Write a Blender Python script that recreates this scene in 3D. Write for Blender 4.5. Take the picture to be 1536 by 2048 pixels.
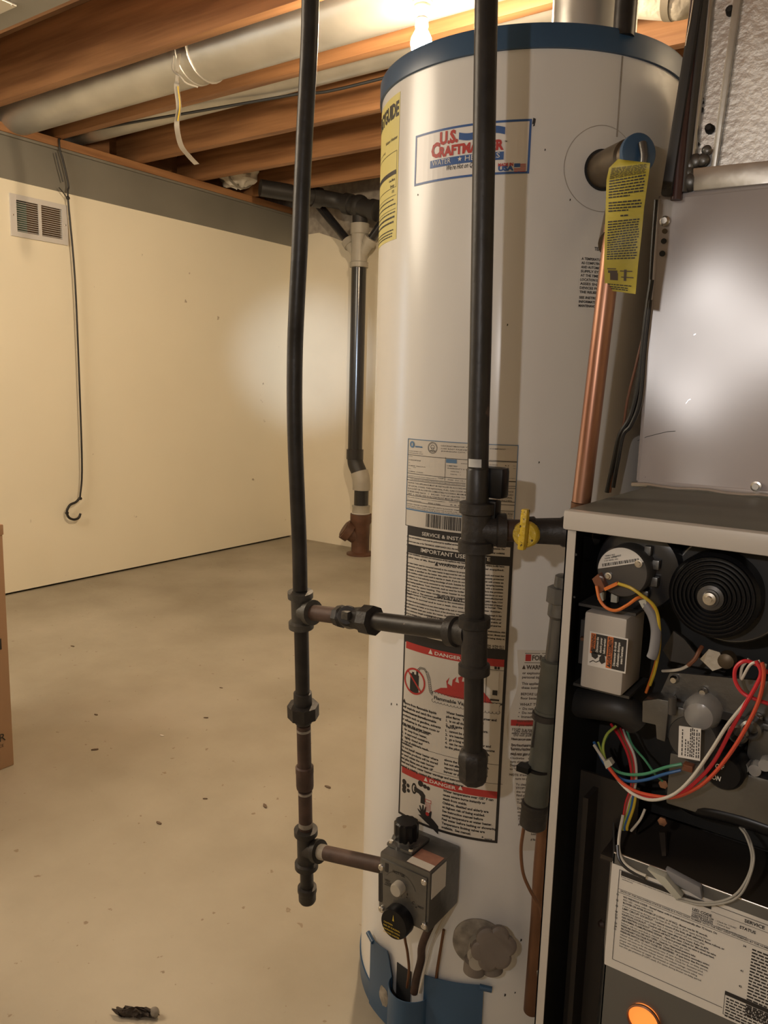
import bpy, bmesh, math, random
import numpy as np
from mathutils import Vector, Matrix
random.seed(7)
for o in list(bpy.data.objects): bpy.data.objects.remove(o)
SC = bpy.context.scene
COL = SC.collection
PI = math.pi
# ------------------------------------------------------------------ camera
YAW, PITCH, ROLL = [math.radians(a) for a in (34.956, -9.091, 1.589)]
FPX = 1572.37
CAM = np.array([0.0, 0.0, 1.05])
def _cam_rows():
    f = np.array([-math.sin(YAW)*math.cos(PITCH), math.cos(YAW)*math.cos(PITCH), math.sin(PITCH)])
    r = np.array([math.cos(YAW), math.sin(YAW), 0.0]); u = np.cross(r, f)
    return np.array([r*math.cos(ROLL)+u*math.sin(ROLL), -r*math.sin(ROLL)+u*math.cos(ROLL), f])
MR = _cam_rows()
cd = bpy.data.cameras.new('camera'); cam = bpy.data.objects.new('camera', cd); COL.objects.link(cam)
cd.sensor_fit = 'VERTICAL'; cd.sensor_height = 36.0; cd.lens = FPX/2048*36.0
cd.clip_start = 0.02; cd.clip_end = 50
m4 = Matrix.Identity(4)
for i in range(3):
    m4[i][0] = MR[0][i]; m4[i][1] = MR[1][i]; m4[i][2] = -MR[2][i]; m4[i][3] = CAM[i]
cam.matrix_world = m4
SC.camera = cam
# ------------------------------------------------------------------ world, light, exposure
w = bpy.data.worlds.new('world'); SC.world = w; w.use_nodes = True
w.node_tree.nodes['Background'].inputs[0].default_value = (0.55, 0.45, 0.36, 1)
w.node_tree.nodes['Background'].inputs[1].default_value = 0.06
BULB = (-1.29, 1.962, 2.001)
BULB_STRENGTH = 1900.0
def lamp(name, kind, loc, energy, color, size=.05, target=None, **kw):
    d = bpy.data.lights.new(name, kind); d.energy = energy; d.color = color
    if kind == 'AREA': d.size = size
    else: d.shadow_soft_size = size
    for k, v in kw.items(): setattr(d, k, v)
    o = bpy.data.objects.new(name, d); COL.objects.link(o); o.location = loc
    if target is not None:
        o.rotation_euler = (Vector(target)-Vector(loc)).to_track_quat('-Z', 'Y').to_euler()
    return o
# hand-held light close to the camera: throws the crisp pipe shadows on the tank
lamp('work_lamp', 'POINT', (-.14, -.20, 1.17), 9.4, (1.0, .93, .89), .010)
# cool spot added for the bright patch in the far corner; source unseen
lamp('corner_spot', 'SPOT', (-.35, -.40, 1.30), 520.0, (.66, .80, 1.0), .02, (-3.45, 4.03, 1.20), spot_size=math.radians(12), spot_blend=1.0)
# unseen fill lamps added out of frame; the second brightens the left wall
lamp('room_fill', 'POINT', (-1.23, -3.45, 2.04), 14.0, (1.0, .92, .84), .25)
lamp('room_fill.001', 'POINT', (-2.55, -.15, 2.04), 118.0, (1.0, .86, .66), .50)
SC.view_settings.view_transform = 'Standard'; SC.view_settings.look = 'None'
SC.view_settings.exposure = 0.0; SC.view_settings.gamma = 1.0
SC.view_settings.use_curve_mapping = False

# ------------------------------------------------------------------ pixel -> world measuring helpers
def ray(x, y):
    return np.array([(x-768)/FPX, -(y-1024)/FPX, 1.0]) @ MR
def P(x, y, ax, val):
    d = ray(x, y); t = (val-CAM[ax])/d[ax]; return CAM+d*t
def PY(x, y, yv): return Vector(P(x, y, 1, yv))
def PX(x, y, xv): return Vector(P(x, y, 0, xv))
def PZ(x, y, zv): return Vector(P(x, y, 2, zv))
def PD(x, y, d):
    v = ray(x, y); return Vector(CAM+v*d/math.hypot(v[0], v[1]))
HC = (-.5744, 1.183); HR = .227; HTOP = 1.506
def HU(x, y):                                     # arc length and height on the tank
    d = ray(x, y); ox, oy = -HC[0], -HC[1]
    a = d[0]**2+d[1]**2; b = ox*d[0]+oy*d[1]; c = ox*ox+oy*oy-HR*HR
    D = b*b-a*c; t = (-b-math.sqrt(max(D, 0)))/a
    p = CAM+d*t
    return HR*math.atan2(p[0]-HC[0], -(p[1]-HC[1])), p[2]
def tank(u, v, e=0.0):
    th = u/HR; r = HR+e
    return Vector((HC[0]+r*math.sin(th), HC[1]-r*math.cos(th), v))

# ------------------------------------------------------------------ materials
def mat(name, col, rough=.5, metal=0.0, var=0.0, scale=8.0, stretch=(1,1,1), bump=0.0, bscale=None,
        spec=.5, col2=None, emit=None, estr=0.0, coat=0.0, detail=5.0, lo=.35, hi=.65, spots=None, trans=0.0, alpha=1.0, rvar=0.0):
    m = bpy.data.materials.new(name); m.use_nodes = True
    nt = m.node_tree; N = nt.nodes; L = nt.links; b = N['Principled BSDF']
    b.inputs['Base Color'].default_value = (*col, 1); b.inputs['Roughness'].default_value = rough
    b.inputs['Metallic'].default_value = metal; b.inputs['Specular IOR Level'].default_value = spec
    b.inputs['Coat Weight'].default_value = coat; b.inputs['Coat Roughness'].default_value = .15
    if trans: b.inputs['Transmission Weight'].default_value = trans
    if alpha < 1: b.inputs['Alpha'].default_value = alpha
    if emit: b.inputs['Emission Color'].default_value = (*emit, 1); b.inputs['Emission Strength'].default_value = estr
    if var or bump or spots or rvar or col2:
        tc = N.new('ShaderNodeTexCoord'); mp = N.new('ShaderNodeMapping'); mp.inputs['Scale'].default_value = stretch
        L.new(tc.outputs['Object'], mp.inputs[0])
        n = N.new('ShaderNodeTexNoise'); n.inputs['Scale'].default_value = scale; n.inputs['Detail'].default_value = detail
        L.new(mp.outputs[0], n.inputs['Vector'])
        if var or col2:
            cr = N.new('ShaderNodeValToRGB'); cr.color_ramp.elements[0].position = lo; cr.color_ramp.elements[1].position = hi
            c2 = col2 if col2 else tuple(c*(1-var) for c in col)
            cr.color_ramp.elements[0].color = (*c2, 1); cr.color_ramp.elements[1].color = (*col, 1)
            L.new(n.outputs['Fac'], cr.inputs[0]); out = cr.outputs[0]
            if spots:                              # (scale, threshold, colour): specks of dirt
                n2 = N.new('ShaderNodeTexNoise'); n2.inputs['Scale'].default_value = spots[0]; n2.inputs['Detail'].default_value = 3
                L.new(mp.outputs[0], n2.inputs['Vector'])
                r2 = N.new('ShaderNodeValToRGB'); r2.color_ramp.elements[0].position = spots[1]; r2.color_ramp.elements[1].position = spots[1]+.03
                L.new(n2.outputs['Fac'], r2.inputs[0])
                mx = N.new('ShaderNodeMix'); mx.data_type = 'RGBA'
                L.new(r2.outputs[0], mx.inputs[0]); L.new(out, mx.inputs[6]); mx.inputs[7].default_value = (*spots[2], 1)
                out = mx.outputs[2]
            L.new(out, b.inputs['Base Color'])
        if rvar:
            mr = N.new('ShaderNodeMapRange'); mr.inputs[3].default_value = rough-rvar; mr.inputs[4].default_value = rough+rvar
            L.new(n.outputs['Fac'], mr.inputs[0]); L.new(mr.outputs[0], b.inputs['Roughness'])
        if bump:
            nb = N.new('ShaderNodeTexNoise'); nb.inputs['Scale'].default_value = bscale or scale*3; nb.inputs['Detail'].default_value = 4
            L.new(mp.outputs[0], nb.inputs['Vector'])
            bp = N.new('ShaderNodeBump'); bp.inputs['Strength'].default_value = bump; bp.inputs['Distance'].default_value = .01
            L.new(nb.outputs['Fac'], bp.inputs['Height']); L.new(bp.outputs[0], b.inputs['Normal'])
    return m
M = {}
M['wall'] = mat('painted_wall', (.88,.82,.66), .42, var=.05, scale=1.3, bump=.05, bscale=5, spots=(13,.74,(.45,.38,.28)))
M['concrete_wall'] = mat('painted_block_wall', (.82,.75,.60), .6, var=.08, scale=2, bump=.15, bscale=9)
M['floor'] = mat('concrete_floor', (.43,.385,.30), .6, col2=(.30,.26,.19), scale=2.2, detail=9, bump=.12, bscale=30, spots=(42,.70,(.24,.19,.13)), lo=.32, hi=.68)
M['joist'] = mat('pine_joist', (.37,.185,.08), .6, col2=(.20,.09,.035), scale=3.2, stretch=(.5,6,9), detail=6, bump=.1, bscale=8)
M['sub'] = mat('subfloor_boards', (.30,.17,.09), .75, var=.35, scale=3, stretch=(1,5,1))
M['beamgrey'] = mat('grey_painted_steel', (.215,.205,.175), .5, var=.12, scale=3)
M['galv'] = mat('galvanized_duct', (.58,.57,.53), .38, metal=.75, var=.18, scale=5, bump=.25, bscale=9, rvar=.08)
M['galvfoil'] = mat('rough_galvanized_sheet', (.80,.80,.79), .35, metal=.95, var=.15, scale=9, bump=.10, bscale=120, rvar=.06)
M['galvflat'] = mat('flat_galvanized_strip', (.62,.61,.58), .3, metal=.9, bump=.15, bscale=14)
M['white_tank'] = mat('white_enamel_jacket', (.70,.69,.665), .23, spec=.55, var=.05, scale=4, spots=(60,.80,(.16,.13,.10)), bump=.02, bscale=3)
M['blue'] = mat('blue_painted_steel', (.038,.088,.165), .35, var=.15, scale=6)
M['black_pipe'] = mat('black_iron_pipe', (.028,.025,.023), .42, var=.4, scale=30, bump=.06, bscale=80, spots=(25,.72,(.09,.06,.045)), metal=.3)
M['cast'] = mat('cast_iron_fitting', (.085,.08,.07), .5, metal=.35, var=.35, scale=40, bump=.15, bscale=160)
M['castdark'] = mat('dark_iron_fitting', (.035,.031,.028), .5, metal=.3, var=.4, scale=30, bump=.12, bscale=120)
M['rust'] = mat('rusty_iron_pipe', (.085,.05,.038), .6, metal=.2, var=.5, scale=24, bump=.1, bscale=90)
M['dope'] = mat('grey_pipe_dope', (.36,.32,.26), .7, var=.5, scale=50)
M['abs'] = mat('black_plastic_pipe', (.018,.018,.02), .22, spec=.6)
M['absold'] = mat('dusty_black_plastic', (.028,.026,.025), .5, var=.3, scale=10)
M['tanpvc'] = mat('grey_plastic_fitting', (.40,.37,.31), .4, var=.15, scale=10)
M['clay'] = mat('brown_clay_fitting', (.13,.06,.035), .5, var=.4, scale=14)
M['copper'] = mat('copper_pipe', (.40,.225,.15), .36, metal=.9, col2=(.27,.13,.085), scale=7, stretch=(8,8,.8), rvar=.06)
M['copperold'] = mat('tarnished_copper', (.22,.11,.06), .45, metal=.7, var=.4, scale=9)
M['yellow'] = mat('yellow_painted_handle', (.60,.42,.03), .4, spots=(150,.62,(.07,.05,.02)), var=.1, scale=60, bump=.2, bscale=200)
M['brass'] = mat('dull_brass', (.15,.115,.075), .45, metal=.6, var=.3, scale=30)
M['paintgrey'] = mat('warm_grey_enamel', (.40,.365,.365), .24, spec=.7, var=.03, scale=3, rvar=.02, bump=.015, bscale=4)
M['lipgrey'] = mat('grey_enamel_trim', (.46,.43,.39), .34, spec=.5, var=.05, scale=6)
M['topgrey'] = mat('dusty_grey_top', (.17,.17,.145), .55, metal=.4, var=.2, scale=8)
M['dark'] = mat('dark_interior', (.012,.012,.012), .55, var=.3, scale=8)
M['darkbrown'] = mat('dark_brown_steel', (.045,.037,.03), .45, metal=.3, var=.2, scale=5)
M['blackgloss'] = mat('glossy_black_plastic', (.006,.006,.007), .3, spec=.25)
M['motor'] = mat('grey_motor_can', (.085,.08,.075), .4, metal=.4, var=.15, scale=12)
M['silver'] = mat('bright_screw_metal', (.72,.70,.66), .25, metal=1.0)
M['alu'] = mat('cast_aluminium', (.17,.168,.16), .38, metal=.75, var=.2, scale=20, bump=.1, bscale=60)
M['doorgrey'] = mat('grey_steel_door', (.15,.15,.142), .45, metal=.35, var=.12, scale=3)
M['paper'] = mat('cream_label_paper', (.60,.56,.49), .45, var=.06, scale=10)
M['paperw'] = mat('white_label_paper', (.66,.64,.60), .45, var=.04, scale=10)
M['decal'] = mat('logo_decal_white', (.72,.70,.68), .3)
M['ylabel'] = mat('yellow_label', (.66,.58,.20), .5, var=.06, scale=10)
M['ytag'] = mat('yellow_hang_tag', (.43,.36,.045), .5, var=.15, scale=14, bump=.25, bscale=20)
M['ink'] = mat('black_ink', (.02,.018,.018), .5)
M['inkbrown'] = mat('faded_ink', (.07,.05,.035), .5)
M['redink'] = mat('red_ink', (.42,.035,.03), .45)
M['blueink'] = mat('blue_ink', (.035,.10,.30), .4)
M['whiteink'] = mat('white_print', (.66,.63,.57), .4)
M['orangeink'] = mat('orange_print', (.55,.15,.04), .45)
M['iceblue'] = mat('blue_ink_pale', (.10,.20,.34), .4)
M['clear'] = mat('cloudy_plastic', (.45,.44,.42), .2, spec=.6, alpha=.55)
M['nylon'] = mat('white_nylon', (.42,.42,.36), .4)
M['sleeve'] = mat('grey_rubber_sleeve', (.20,.20,.21), .45)
M['strip'] = mat('grey_foil_tape', (.27,.245,.20), .45, metal=.3, var=.2, scale=14)
M['wrap'] = mat('off_white_wrap', (.60,.56,.48), .6, var=.25, scale=9, bump=.6, bscale=18)
M['porcelain'] = mat('ivory_porcelain', (.78,.72,.60), .3)
M['card'] = mat('brown_cardboard', (.36,.22,.125), .7, var=.06, scale=6)
M['rod'] = mat('black_steel_rod', (.03,.028,.026), .45, metal=.4)
M['teal'] = mat('teal_far_room', (.16,.26,.20), .8)
M['brownfar'] = mat('brown_far_room', (.16,.09,.04), .8)
M['grille'] = mat('grille_white', (.62,.60,.58), .4)
M['glow'] = mat('glowing_sight_glass', (.8,.25,.06), .3, emit=(1.0,.25,.04), estr=1.0)
M['winpane'] = mat('daylight_window_pane', (.7,.8,.9), .3, emit=(.60,.78,1.0), estr=3.2)
M['bulbglass'] = mat('lit_bulb_glass', (1,1,1), .4, emit=(1.0,.76,.50), estr=BULB_STRENGTH)
M['debris'] = mat('dark_crumb', (.05,.035,.025), .8, var=.5, scale=60, bump=.5, bscale=120)
M['chip'] = mat('floor_chip', (.13,.09,.06), .8)
M['tape'] = mat('white_tape', (.50,.50,.48), .5, var=.2, scale=60)
M['wood'] = mat('old_wood_plate', (.38,.19,.08), .65, col2=(.24,.11,.045), scale=4, stretch=(6,.5,6), bump=.2, bscale=10)
M['darkred'] = mat('dark_oxide_line', (.07,.03,.028), .35, var=.3, scale=10)
M['sticker'] = mat('faded_orange_sticker', (.32,.15,.10), .6, var=.2, scale=80)
M['drip'] = mat('dusty_green_grey_pipe', (.085,.088,.072), .5, var=.35, scale=22, bump=.1, bscale=70)
M['handle'] = mat('brown_grey_plastic', (.20,.17,.145), .5, var=.15, scale=20)
M['stain'] = mat('grime_mark', (.40,.36,.31), .4, var=.3, scale=30)
M['slotdark'] = mat('slot_shadow_gap', (.02,.02,.02), .8)
for n_, c_ in dict(w_red=(.50,.02,.03), w_redorange=(.50,.065,.03), w_white=(.50,.47,.41), w_orange=(.60,.16,.03), w_yellow=(.50,.36,.03), w_blue=(.02,.09,.25), w_green=(.05,.22,.12), w_lime=(.28,.36,.06), w_black=(.015,.015,.015), w_brown=(.16,.06,.03), w_grey=(.30,.29,.26)).items():
    M[n_] = mat(n_[2:]+'_wire_insulation', c_, .35, spec=.5)

# ------------------------------------------------------------------ mesh building
class MB:
    def __init__(s): s.v = []; s.f = []
    def add(s, vs, fs):
        o = len(s.v); s.v += [tuple(x) for x in vs]; s.f += [tuple(i+o for i in f) for f in fs]; return s
    def box(s, a, b, rot=None, piv=None):
        x0,y0,z0 = a; x1,y1,z1 = b
        vs = [Vector(p) for p in ((x0,y0,z0),(x1,y0,z0),(x1,y1,z0),(x0,y1,z0),(x0,y0,z1),(x1,y0,z1),(x1,y1,z1),(x0,y1,z1))]
        if rot is not None:
            pv = Vector(piv) if piv is not None else (Vector(a)+Vector(b))/2
            vs = [rot@(p-pv)+pv for p in vs]
        return s.add(vs, [(0,3,2,1),(4,5,6,7),(0,1,5,4),(1,2,6,5),(2,3,7,6),(3,0,4,7)])
    def hexa(s, q, d):                             # quad q (4 pts) extruded by vector d
        q = [Vector(p) for p in q]; d = Vector(d)
        return s.add(q+[p+d for p in q], [(3,2,1,0),(4,5,6,7),(0,1,5,4),(1,2,6,5),(2,3,7,6),(3,0,4,7)])
    def rev(s, p0, p1, prof, seg=24, cap=True):     # profile [(distance along p0->p1, radius)]
        p0 = Vector(p0); ax = (Vector(p1)-p0).normalized()
        a = Vector((0,0,1)) if abs(ax.z) < .9 else Vector((1,0,0))
        e1 = ax.cross(a).normalized(); e2 = ax.cross(e1)
        vs = []; n = len(prof)
        for t, r in prof:
            for k in range(seg):
                an = 2*PI*k/seg; vs.append(p0+ax*t+(e1*math.cos(an)+e2*math.sin(an))*r)
        fs = [(i*seg+k, i*seg+(k+1)%seg, (i+1)*seg+(k+1)%seg, (i+1)*seg+k) for i in range(n-1) for k in range(seg)]
        if cap: fs += [tuple(range(seg))[::-1], tuple((n-1)*seg+k for k in range(seg))]
        return s.add(vs, fs)
    def cyl(s, p0, p1, r, seg=24, ch=0.0):
        L = (Vector(p1)-Vector(p0)).length
        pr = [(0,r-ch),(ch,r),(L-ch,r),(L,r-ch)] if ch else [(0,r),(L,r)]
        return s.rev(p0, p1, pr, seg)
    def tube(s, pts, r, seg=16, closed=False):
        pts = [Vector(p) for p in pts]; n = len(pts); vs = []
        rs = r if isinstance(r, (list, tuple)) else [r]*n
        t0 = (pts[1]-pts[0]).normalized(); a = Vector((0,0,1)) if abs(t0.z) < .9 else Vector((1,0,0))
        e1 = t0.cross(a).normalized()
        for i, p in enumerate(pts):
            t = (pts[min(i+1,n-1)]-pts[max(i-1,0)]).normalized()
            e1 = (e1-t*e1.dot(t)).normalized(); e2 = t.cross(e1)
            for k in range(seg):
                an = 2*PI*k/seg; vs.append(p+(e1*math.cos(an)+e2*math.sin(an))*rs[i])
        fs = [(i*seg+k, i*seg+(k+1)%seg, (i+1)*seg+(k+1)%seg, (i+1)*seg+k) for i in range(n-1) for k in range(seg)]
        fs += [tuple(range(seg))[::-1], tuple((n-1)*seg+k for k in range(seg))]
        return s.add(vs, fs)
    def sphere(s, c, r, sc=(1,1,1), seg=20, rings=12):
        c = Vector(c); vs = [c+Vector((0,0,-r*sc[2]))]; 
        for i in range(1, rings):
            ph = -PI/2+PI*i/rings
            for k in range(seg):
                an = 2*PI*k/seg; vs.append(c+Vector((r*sc[0]*math.cos(ph)*math.cos(an), r*sc[1]*math.cos(ph)*math.sin(an), r*sc[2]*math.sin(ph))))
        vs.append(c+Vector((0,0,r*sc[2]))); N = len(vs)-1; fs = []
        for k in range(seg):
            fs.append((0, 1+(k+1)%seg, 1+k)); fs.append((N, N-seg+k, N-seg+(k+1)%seg))
            for i in range(rings-2):
                fs.append((1+i*seg+k, 1+i*seg+(k+1)%seg, 1+(i+1)*seg+(k+1)%seg, 1+(i+1)*seg+k))
        return s.add(vs, fs)
    def poly(s, pts, d):                           # polygon extruded by d
        pts = [Vector(p) for p in pts]; d = Vector(d); n = len(pts)
        return s.add(pts+[p+d for p in pts], [tuple(range(n))[::-1], tuple(range(n, 2*n))]+[(i,(i+1)%n,n+(i+1)%n,n+i) for i in range(n)])
    def grid(s, fn, nu, nv):                       # open sheet from fn(a,b), a,b in 0..1
        vs = [fn(i/nu, j/nv) for j in range(nv+1) for i in range(nu+1)]
        return s.add(vs, [(j*(nu+1)+i, j*(nu+1)+i+1, (j+1)*(nu+1)+i+1, (j+1)*(nu+1)+i) for j in range(nv) for i in range(nu)])
    def slab(s, fn, nu, nv):                       # fn(a,b,side) side 0/1: closed thick sheet
        n1 = (nu+1)*(nv+1)
        A = [fn(i/nu, j/nv, 0) for j in range(nv+1) for i in range(nu+1)]; B = [fn(i/nu, j/nv, 1) for j in range(nv+1) for i in range(nu+1)]
        fs = []; id_ = lambda i, j: j*(nu+1)+i
        for j in range(nv):
            for i in range(nu):
                q = (id_(i,j), id_(i+1,j), id_(i+1,j+1), id_(i,j+1)); fs.append(tuple(k+n1 for k in q)); fs.append(q[::-1])
        for i in range(nu):
            fs.append((id_(i,0), id_(i+1,0), id_(i+1,0)+n1, id_(i,0)+n1)); fs.append((id_(i+1,nv), id_(i,nv), id_(i,nv)+n1, id_(i+1,nv)+n1))
        for j in range(nv):
            fs.append((id_(0,j+1), id_(0,j), id_(0,j)+n1, id_(0,j+1)+n1)); fs.append((id_(nu,j), id_(nu,j+1), id_(nu,j+1)+n1, id_(nu,j)+n1))
        return s.add(A+B, fs)
def smooth_path(pts, n=6):
    pts = [Vector(p) for p in pts]; q = [pts[0]*2-pts[1]]+pts+[pts[-1]*2-pts[-2]]; out = []
    for i in range(1, len(q)-2):
        a,b,c,d = q[i-1:i+3]
        for k in range(n):
            t = k/n; out.append(.5*((2*b)+(c-a)*t+(2*a-5*b+4*c-d)*t*t+(3*b-a-3*c+d)*t**3))
    out.append(pts[-1]); return out
def root_loc(o):
    l = Vector((0,0,0))
    while o is not None: l += o.location; o = o.parent
    return l
def obj(name, mb, m, parent=None, bevel=0.0, flat=False, label=None, fix=True):
    me = bpy.data.meshes.new(name); off = root_loc(parent)
    me.from_pydata([(v[0]-off.x, v[1]-off.y, v[2]-off.z) for v in mb.v], [], mb.f)
    if fix or bevel:
        bm = bmesh.new(); bm.from_mesh(me)
        if fix: bmesh.ops.recalc_face_normals(bm, faces=bm.faces)
        if bevel:
            es = [e for e in bm.edges if len(e.link_faces) == 2 and e.calc_face_angle(0) > .6]
            bmesh.ops.bevel(bm, geom=es, offset=bevel, segments=2, affect='EDGES', profile=.6, clamp_overlap=True)
        bm.to_mesh(me); bm.free()
    if not flat:
        me.polygons.foreach_set('use_smooth', [True]*len(me.polygons)); me.set_sharp_from_angle(angle=math.radians(38))
    me.materials.append(M[m]); o = bpy.data.objects.new(name, me); COL.objects.link(o)
    if parent is not None: o.parent = parent
    if label: o['label'] = label
    return o
def tag(o, label, cat, group=None):
    o['label'] = label; o['category'] = cat
    if group: o['group'] = group
    return o
def thing(name, label, cat, loc, group=None):
    o = bpy.data.objects.new(name, None); COL.objects.link(o); o.location = loc; o.empty_display_size = .05
    return tag(o, label, cat, group)
def struct(name, mb, m, **k):
    o = obj(name, mb, m, **k); o['kind'] = 'structure'; return o

# ------------------------------------------------------------------ lettering (outlines of Blender's built-in face)
_tc = {}
def glyphs(s, bold=0.0):
    k = (s, bold)
    if k in _tc: return _tc[k]
    cu = bpy.data.curves.new('t', 'FONT'); cu.body = s; cu.resolution_u = 2; cu.offset = bold
    o = bpy.data.objects.new('t', cu); me = bpy.data.meshes.new_from_object(o)
    vs = [(v.co.x, v.co.y) for v in me.vertices]; fs = [tuple(p.vertices) for p in me.polygons]
    bpy.data.objects.remove(o); bpy.data.curves.remove(cu); bpy.data.meshes.remove(me)
    xs = [v[0] for v in vs] or [0]
    _tc[k] = (vs, fs, min(xs), max(xs)); return _tc[k]
def text(mb, s, fr, u0, v0, h, wid=None, bold=.012, shear=0.0, e=.0006, rot=0.0, align=0):
    """text with cap height h, baseline start (u0,v0) in the surface frame fr(u,v,e); wid fixes the width"""
    vs, fs, x0, x1 = glyphs(s, bold)
    if not vs: return
    sy = h/.70; sx = sy if wid is None else wid/max(x1-x0, 1e-6)
    c, sn = math.cos(rot), math.sin(rot); out = []
    W = (x1-x0)*sx
    for x, y in vs:
        a = (x-x0)*sx+shear*y*sy-align*W; b = y*sy
        out.append(fr(u0+a*c-b*sn, v0+a*sn+b*c, e))
    mb.add(out, fs)
def rect(mb, fr, u0, v0, u1, v1, e=.0003, nu=1):
    mb.grid(lambda a, b: fr(u0+(u1-u0)*a, v0+(v1-v0)*b, e), nu, 1)
def line(mb, fr, u0, v0, u1, v1, w, e=.0006, nu=8):
    d = Vector((u1-u0, v1-v0)); n = Vector((-d.y, d.x)).normalized()*w/2
    mb.grid(lambda a, b: fr(u0+(u1-u0)*a+n.x*(2*b-1), v0+(v1-v0)*a+n.y*(2*b-1), e), nu, 1)
def frame_rect(mb, fr, u0, v0, u1, v1, w, e=.0006, nu=10):
    rect(mb, fr, u0, v0, u1, v0+w, e, nu); rect(mb, fr, u0, v1-w, u1, v1, e, nu)
    rect(mb, fr, u0, v0, u0+w, v1, e); rect(mb, fr, u1-w, v0, u1, v1, e)
def ring(mb, fr, u, v, r0, r1, e=.0006, seg=32, sy=1.0):
    vs = [fr(u+r*math.cos(2*PI*k/seg), v+sy*r*math.sin(2*PI*k/seg), e) for r in (r0, r1) for k in range(seg)]
    mb.add(vs, [(k, (k+1)%seg, seg+(k+1)%seg, seg+k) for k in range(seg)])
def disc(mb, fr, u, v, r, e=.0006, seg=24, sy=1.0):
    mb.add([fr(u+r*math.cos(2*PI*k/seg), v+sy*r*math.sin(2*PI*k/seg), e) for k in range(seg)], [tuple(range(seg))])
def flat(mb, fr, pts, e=.0006):
    from mathutils.geometry import tessellate_polygon
    tr_ = tessellate_polygon([[Vector((a, b, 0)) for a, b in pts]])
    for t in tr_:
        st_ = [[pts[i] for i in t]]
        while st_:
            A_, B_, C_ = st_.pop()
            if max(abs(A_[0]-B_[0]), abs(B_[0]-C_[0]), abs(A_[0]-C_[0])) > .011:
                ab, bc, ca = [((p[0]+q[0])/2, (p[1]+q[1])/2) for p, q in ((A_,B_),(B_,C_),(C_,A_))]
                st_ += [[A_,ab,ca],[ab,B_,bc],[ca,bc,C_],[ab,bc,ca]]
            else: mb.add([fr(p[0], p[1], e) for p in (A_,B_,C_)], [(0,1,2)])
def flatprint(name, mb, m, parent):
    o = obj(name, mb, m, parent, flat=True, fix=False); o['kind'] = 'stuff'; return o
# ================================================================== SETTING
XW = -3.595; YB = 4.03; JB = 2.17; JD = .235
struct('floor', MB().box((-3.9,-4.3,-.12), (2.3,4.3,0)), 'floor', flat=True)
struct('ceiling', MB().box((-3.9,-4.3,JB+JD), (2.3,4.3,JB+JD+.05)), 'sub', flat=True)
wl = MB(); vx0, vx1 = 2.105, 2.350; vz0, vz1 = 1.705, 1.855
wl.box((XW-.02,-4.3,.012), (XW,vx0,1.932)); wl.box((XW-.02,vx1,.012), (XW,YB,1.932))
wl.box((XW-.02,vx0,.012), (XW,vx1,vz0)); wl.box((XW-.02,vx0,vz1), (XW,vx1,1.932))
struct('wall_left', wl, 'wall', flat=True)
struct('stud_shade_1', MB().box((XW-.10,-4.3,0), (XW-.022,YB,JB-.045)), 'slotdark', flat=True)   # black block behind the panel: stud space shade put into its colour
wb = MB().box((-3.9,YB,0), (2.3,YB+.15,2.02)); struct('wall_back', wb, 'concrete_wall', flat=True)
ub = MB().slab(lambda a, b, s: Vector((-3.9+6.2*a, YB+.004-(.010 if s else 0)+.0*a, (1.985+.035*math.sin(a*37)+.02*math.sin(a*91))*(1-b)+b*(JB+JD))), 60, 2)
struct('wall_back', ub, 'stain', flat=True)
struct('wall_right', MB().box((2.2,-4.3,0), (2.3,4.2,JB+JD)), 'wall', flat=True)
struct('wall_front', MB().box((-3.9,-4.4,0), (2.3,-4.3,JB+JD)), 'wall', flat=True)
struct('wall_left_upper', MB().box((XW-.30,-4.3,JB-.04), (XW-.26,YB,JB+JD)), 'wood', flat=True).name = 'wall_left_upper'
wn = struct('window_1', MB().box((XW,-.03,.72), (XW+.02,.0,1.73)).box((XW,.33,.72), (XW+.02,.36,1.73)).box((XW,0,.72), (XW+.02,.33,.75)).box((XW,0,1.70), (XW+.02,.33,1.73)), 'grille')
obj('window_pane', MB().box((XW+.001,.0,.75), (XW+.006,.33,1.70)), 'winpane', wn, flat=True)
# steel beam along the left wall and the wood plate on it
b = thing('steel_beam', 'grey painted steel beam running above the left wall under the wood plate', 'beam', (XW-.05,1.0,1.932))
obj('web', MB().box((XW-.09,-4.2,1.932), (XW+.004,YB-.003,2.118)), 'beamgrey', b, bevel=.003)
obj('flange', MB().box((XW-.10,-4.2,2.118), (XW+.016,YB-.003,2.130)), 'beamgrey', b, bevel=.002)
pl = obj('sill_plate', MB().box((XW-.12,-4.2,2.1305), (XW+.020,YB-.003,JB-.001)), 'wood', bevel=.003)
tag(pl, 'rough wooden plate lying on top of the grey steel beam', 'plate')
# ceiling joists: one board built once, then copied
JY = [3.656, 3.230, 2.823, 2.353, 1.950, 1.560, 1.14, .70]     # far faces
jl = ['farthest ceiling joist, next to the back wall behind the black drain pipe',
      'second ceiling joist out from the back wall, by the white wrapped bundle',
      'knotty ceiling joist just behind the narrow silver duct and thin dark cable',
      'ceiling joist between the large silver duct and the narrow silver duct',
      'big dark ceiling joist in front of the large silver duct and hanging strip',
      'ceiling joist at the upper left corner next to the grey sheet metal',
      'ceiling joist just before the frame, over the tank front',
      'ceiling joist nearest the camera']
jm = MB().box((0,-.042,0), (5.7,0,JD-.001))
j0 = obj('ceiling_joist', jm, 'joist', bevel=.002); j0.location = (XW-.15, JY[0], JB)
tag(j0, jl[0], 'joist', 'ceiling joists')
for y, l in list(zip(JY, jl))[1:6]:
    c = j0.copy(); COL.objects.link(c); c.location = (XW-.15, y, JB); c['label'] = l
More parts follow.
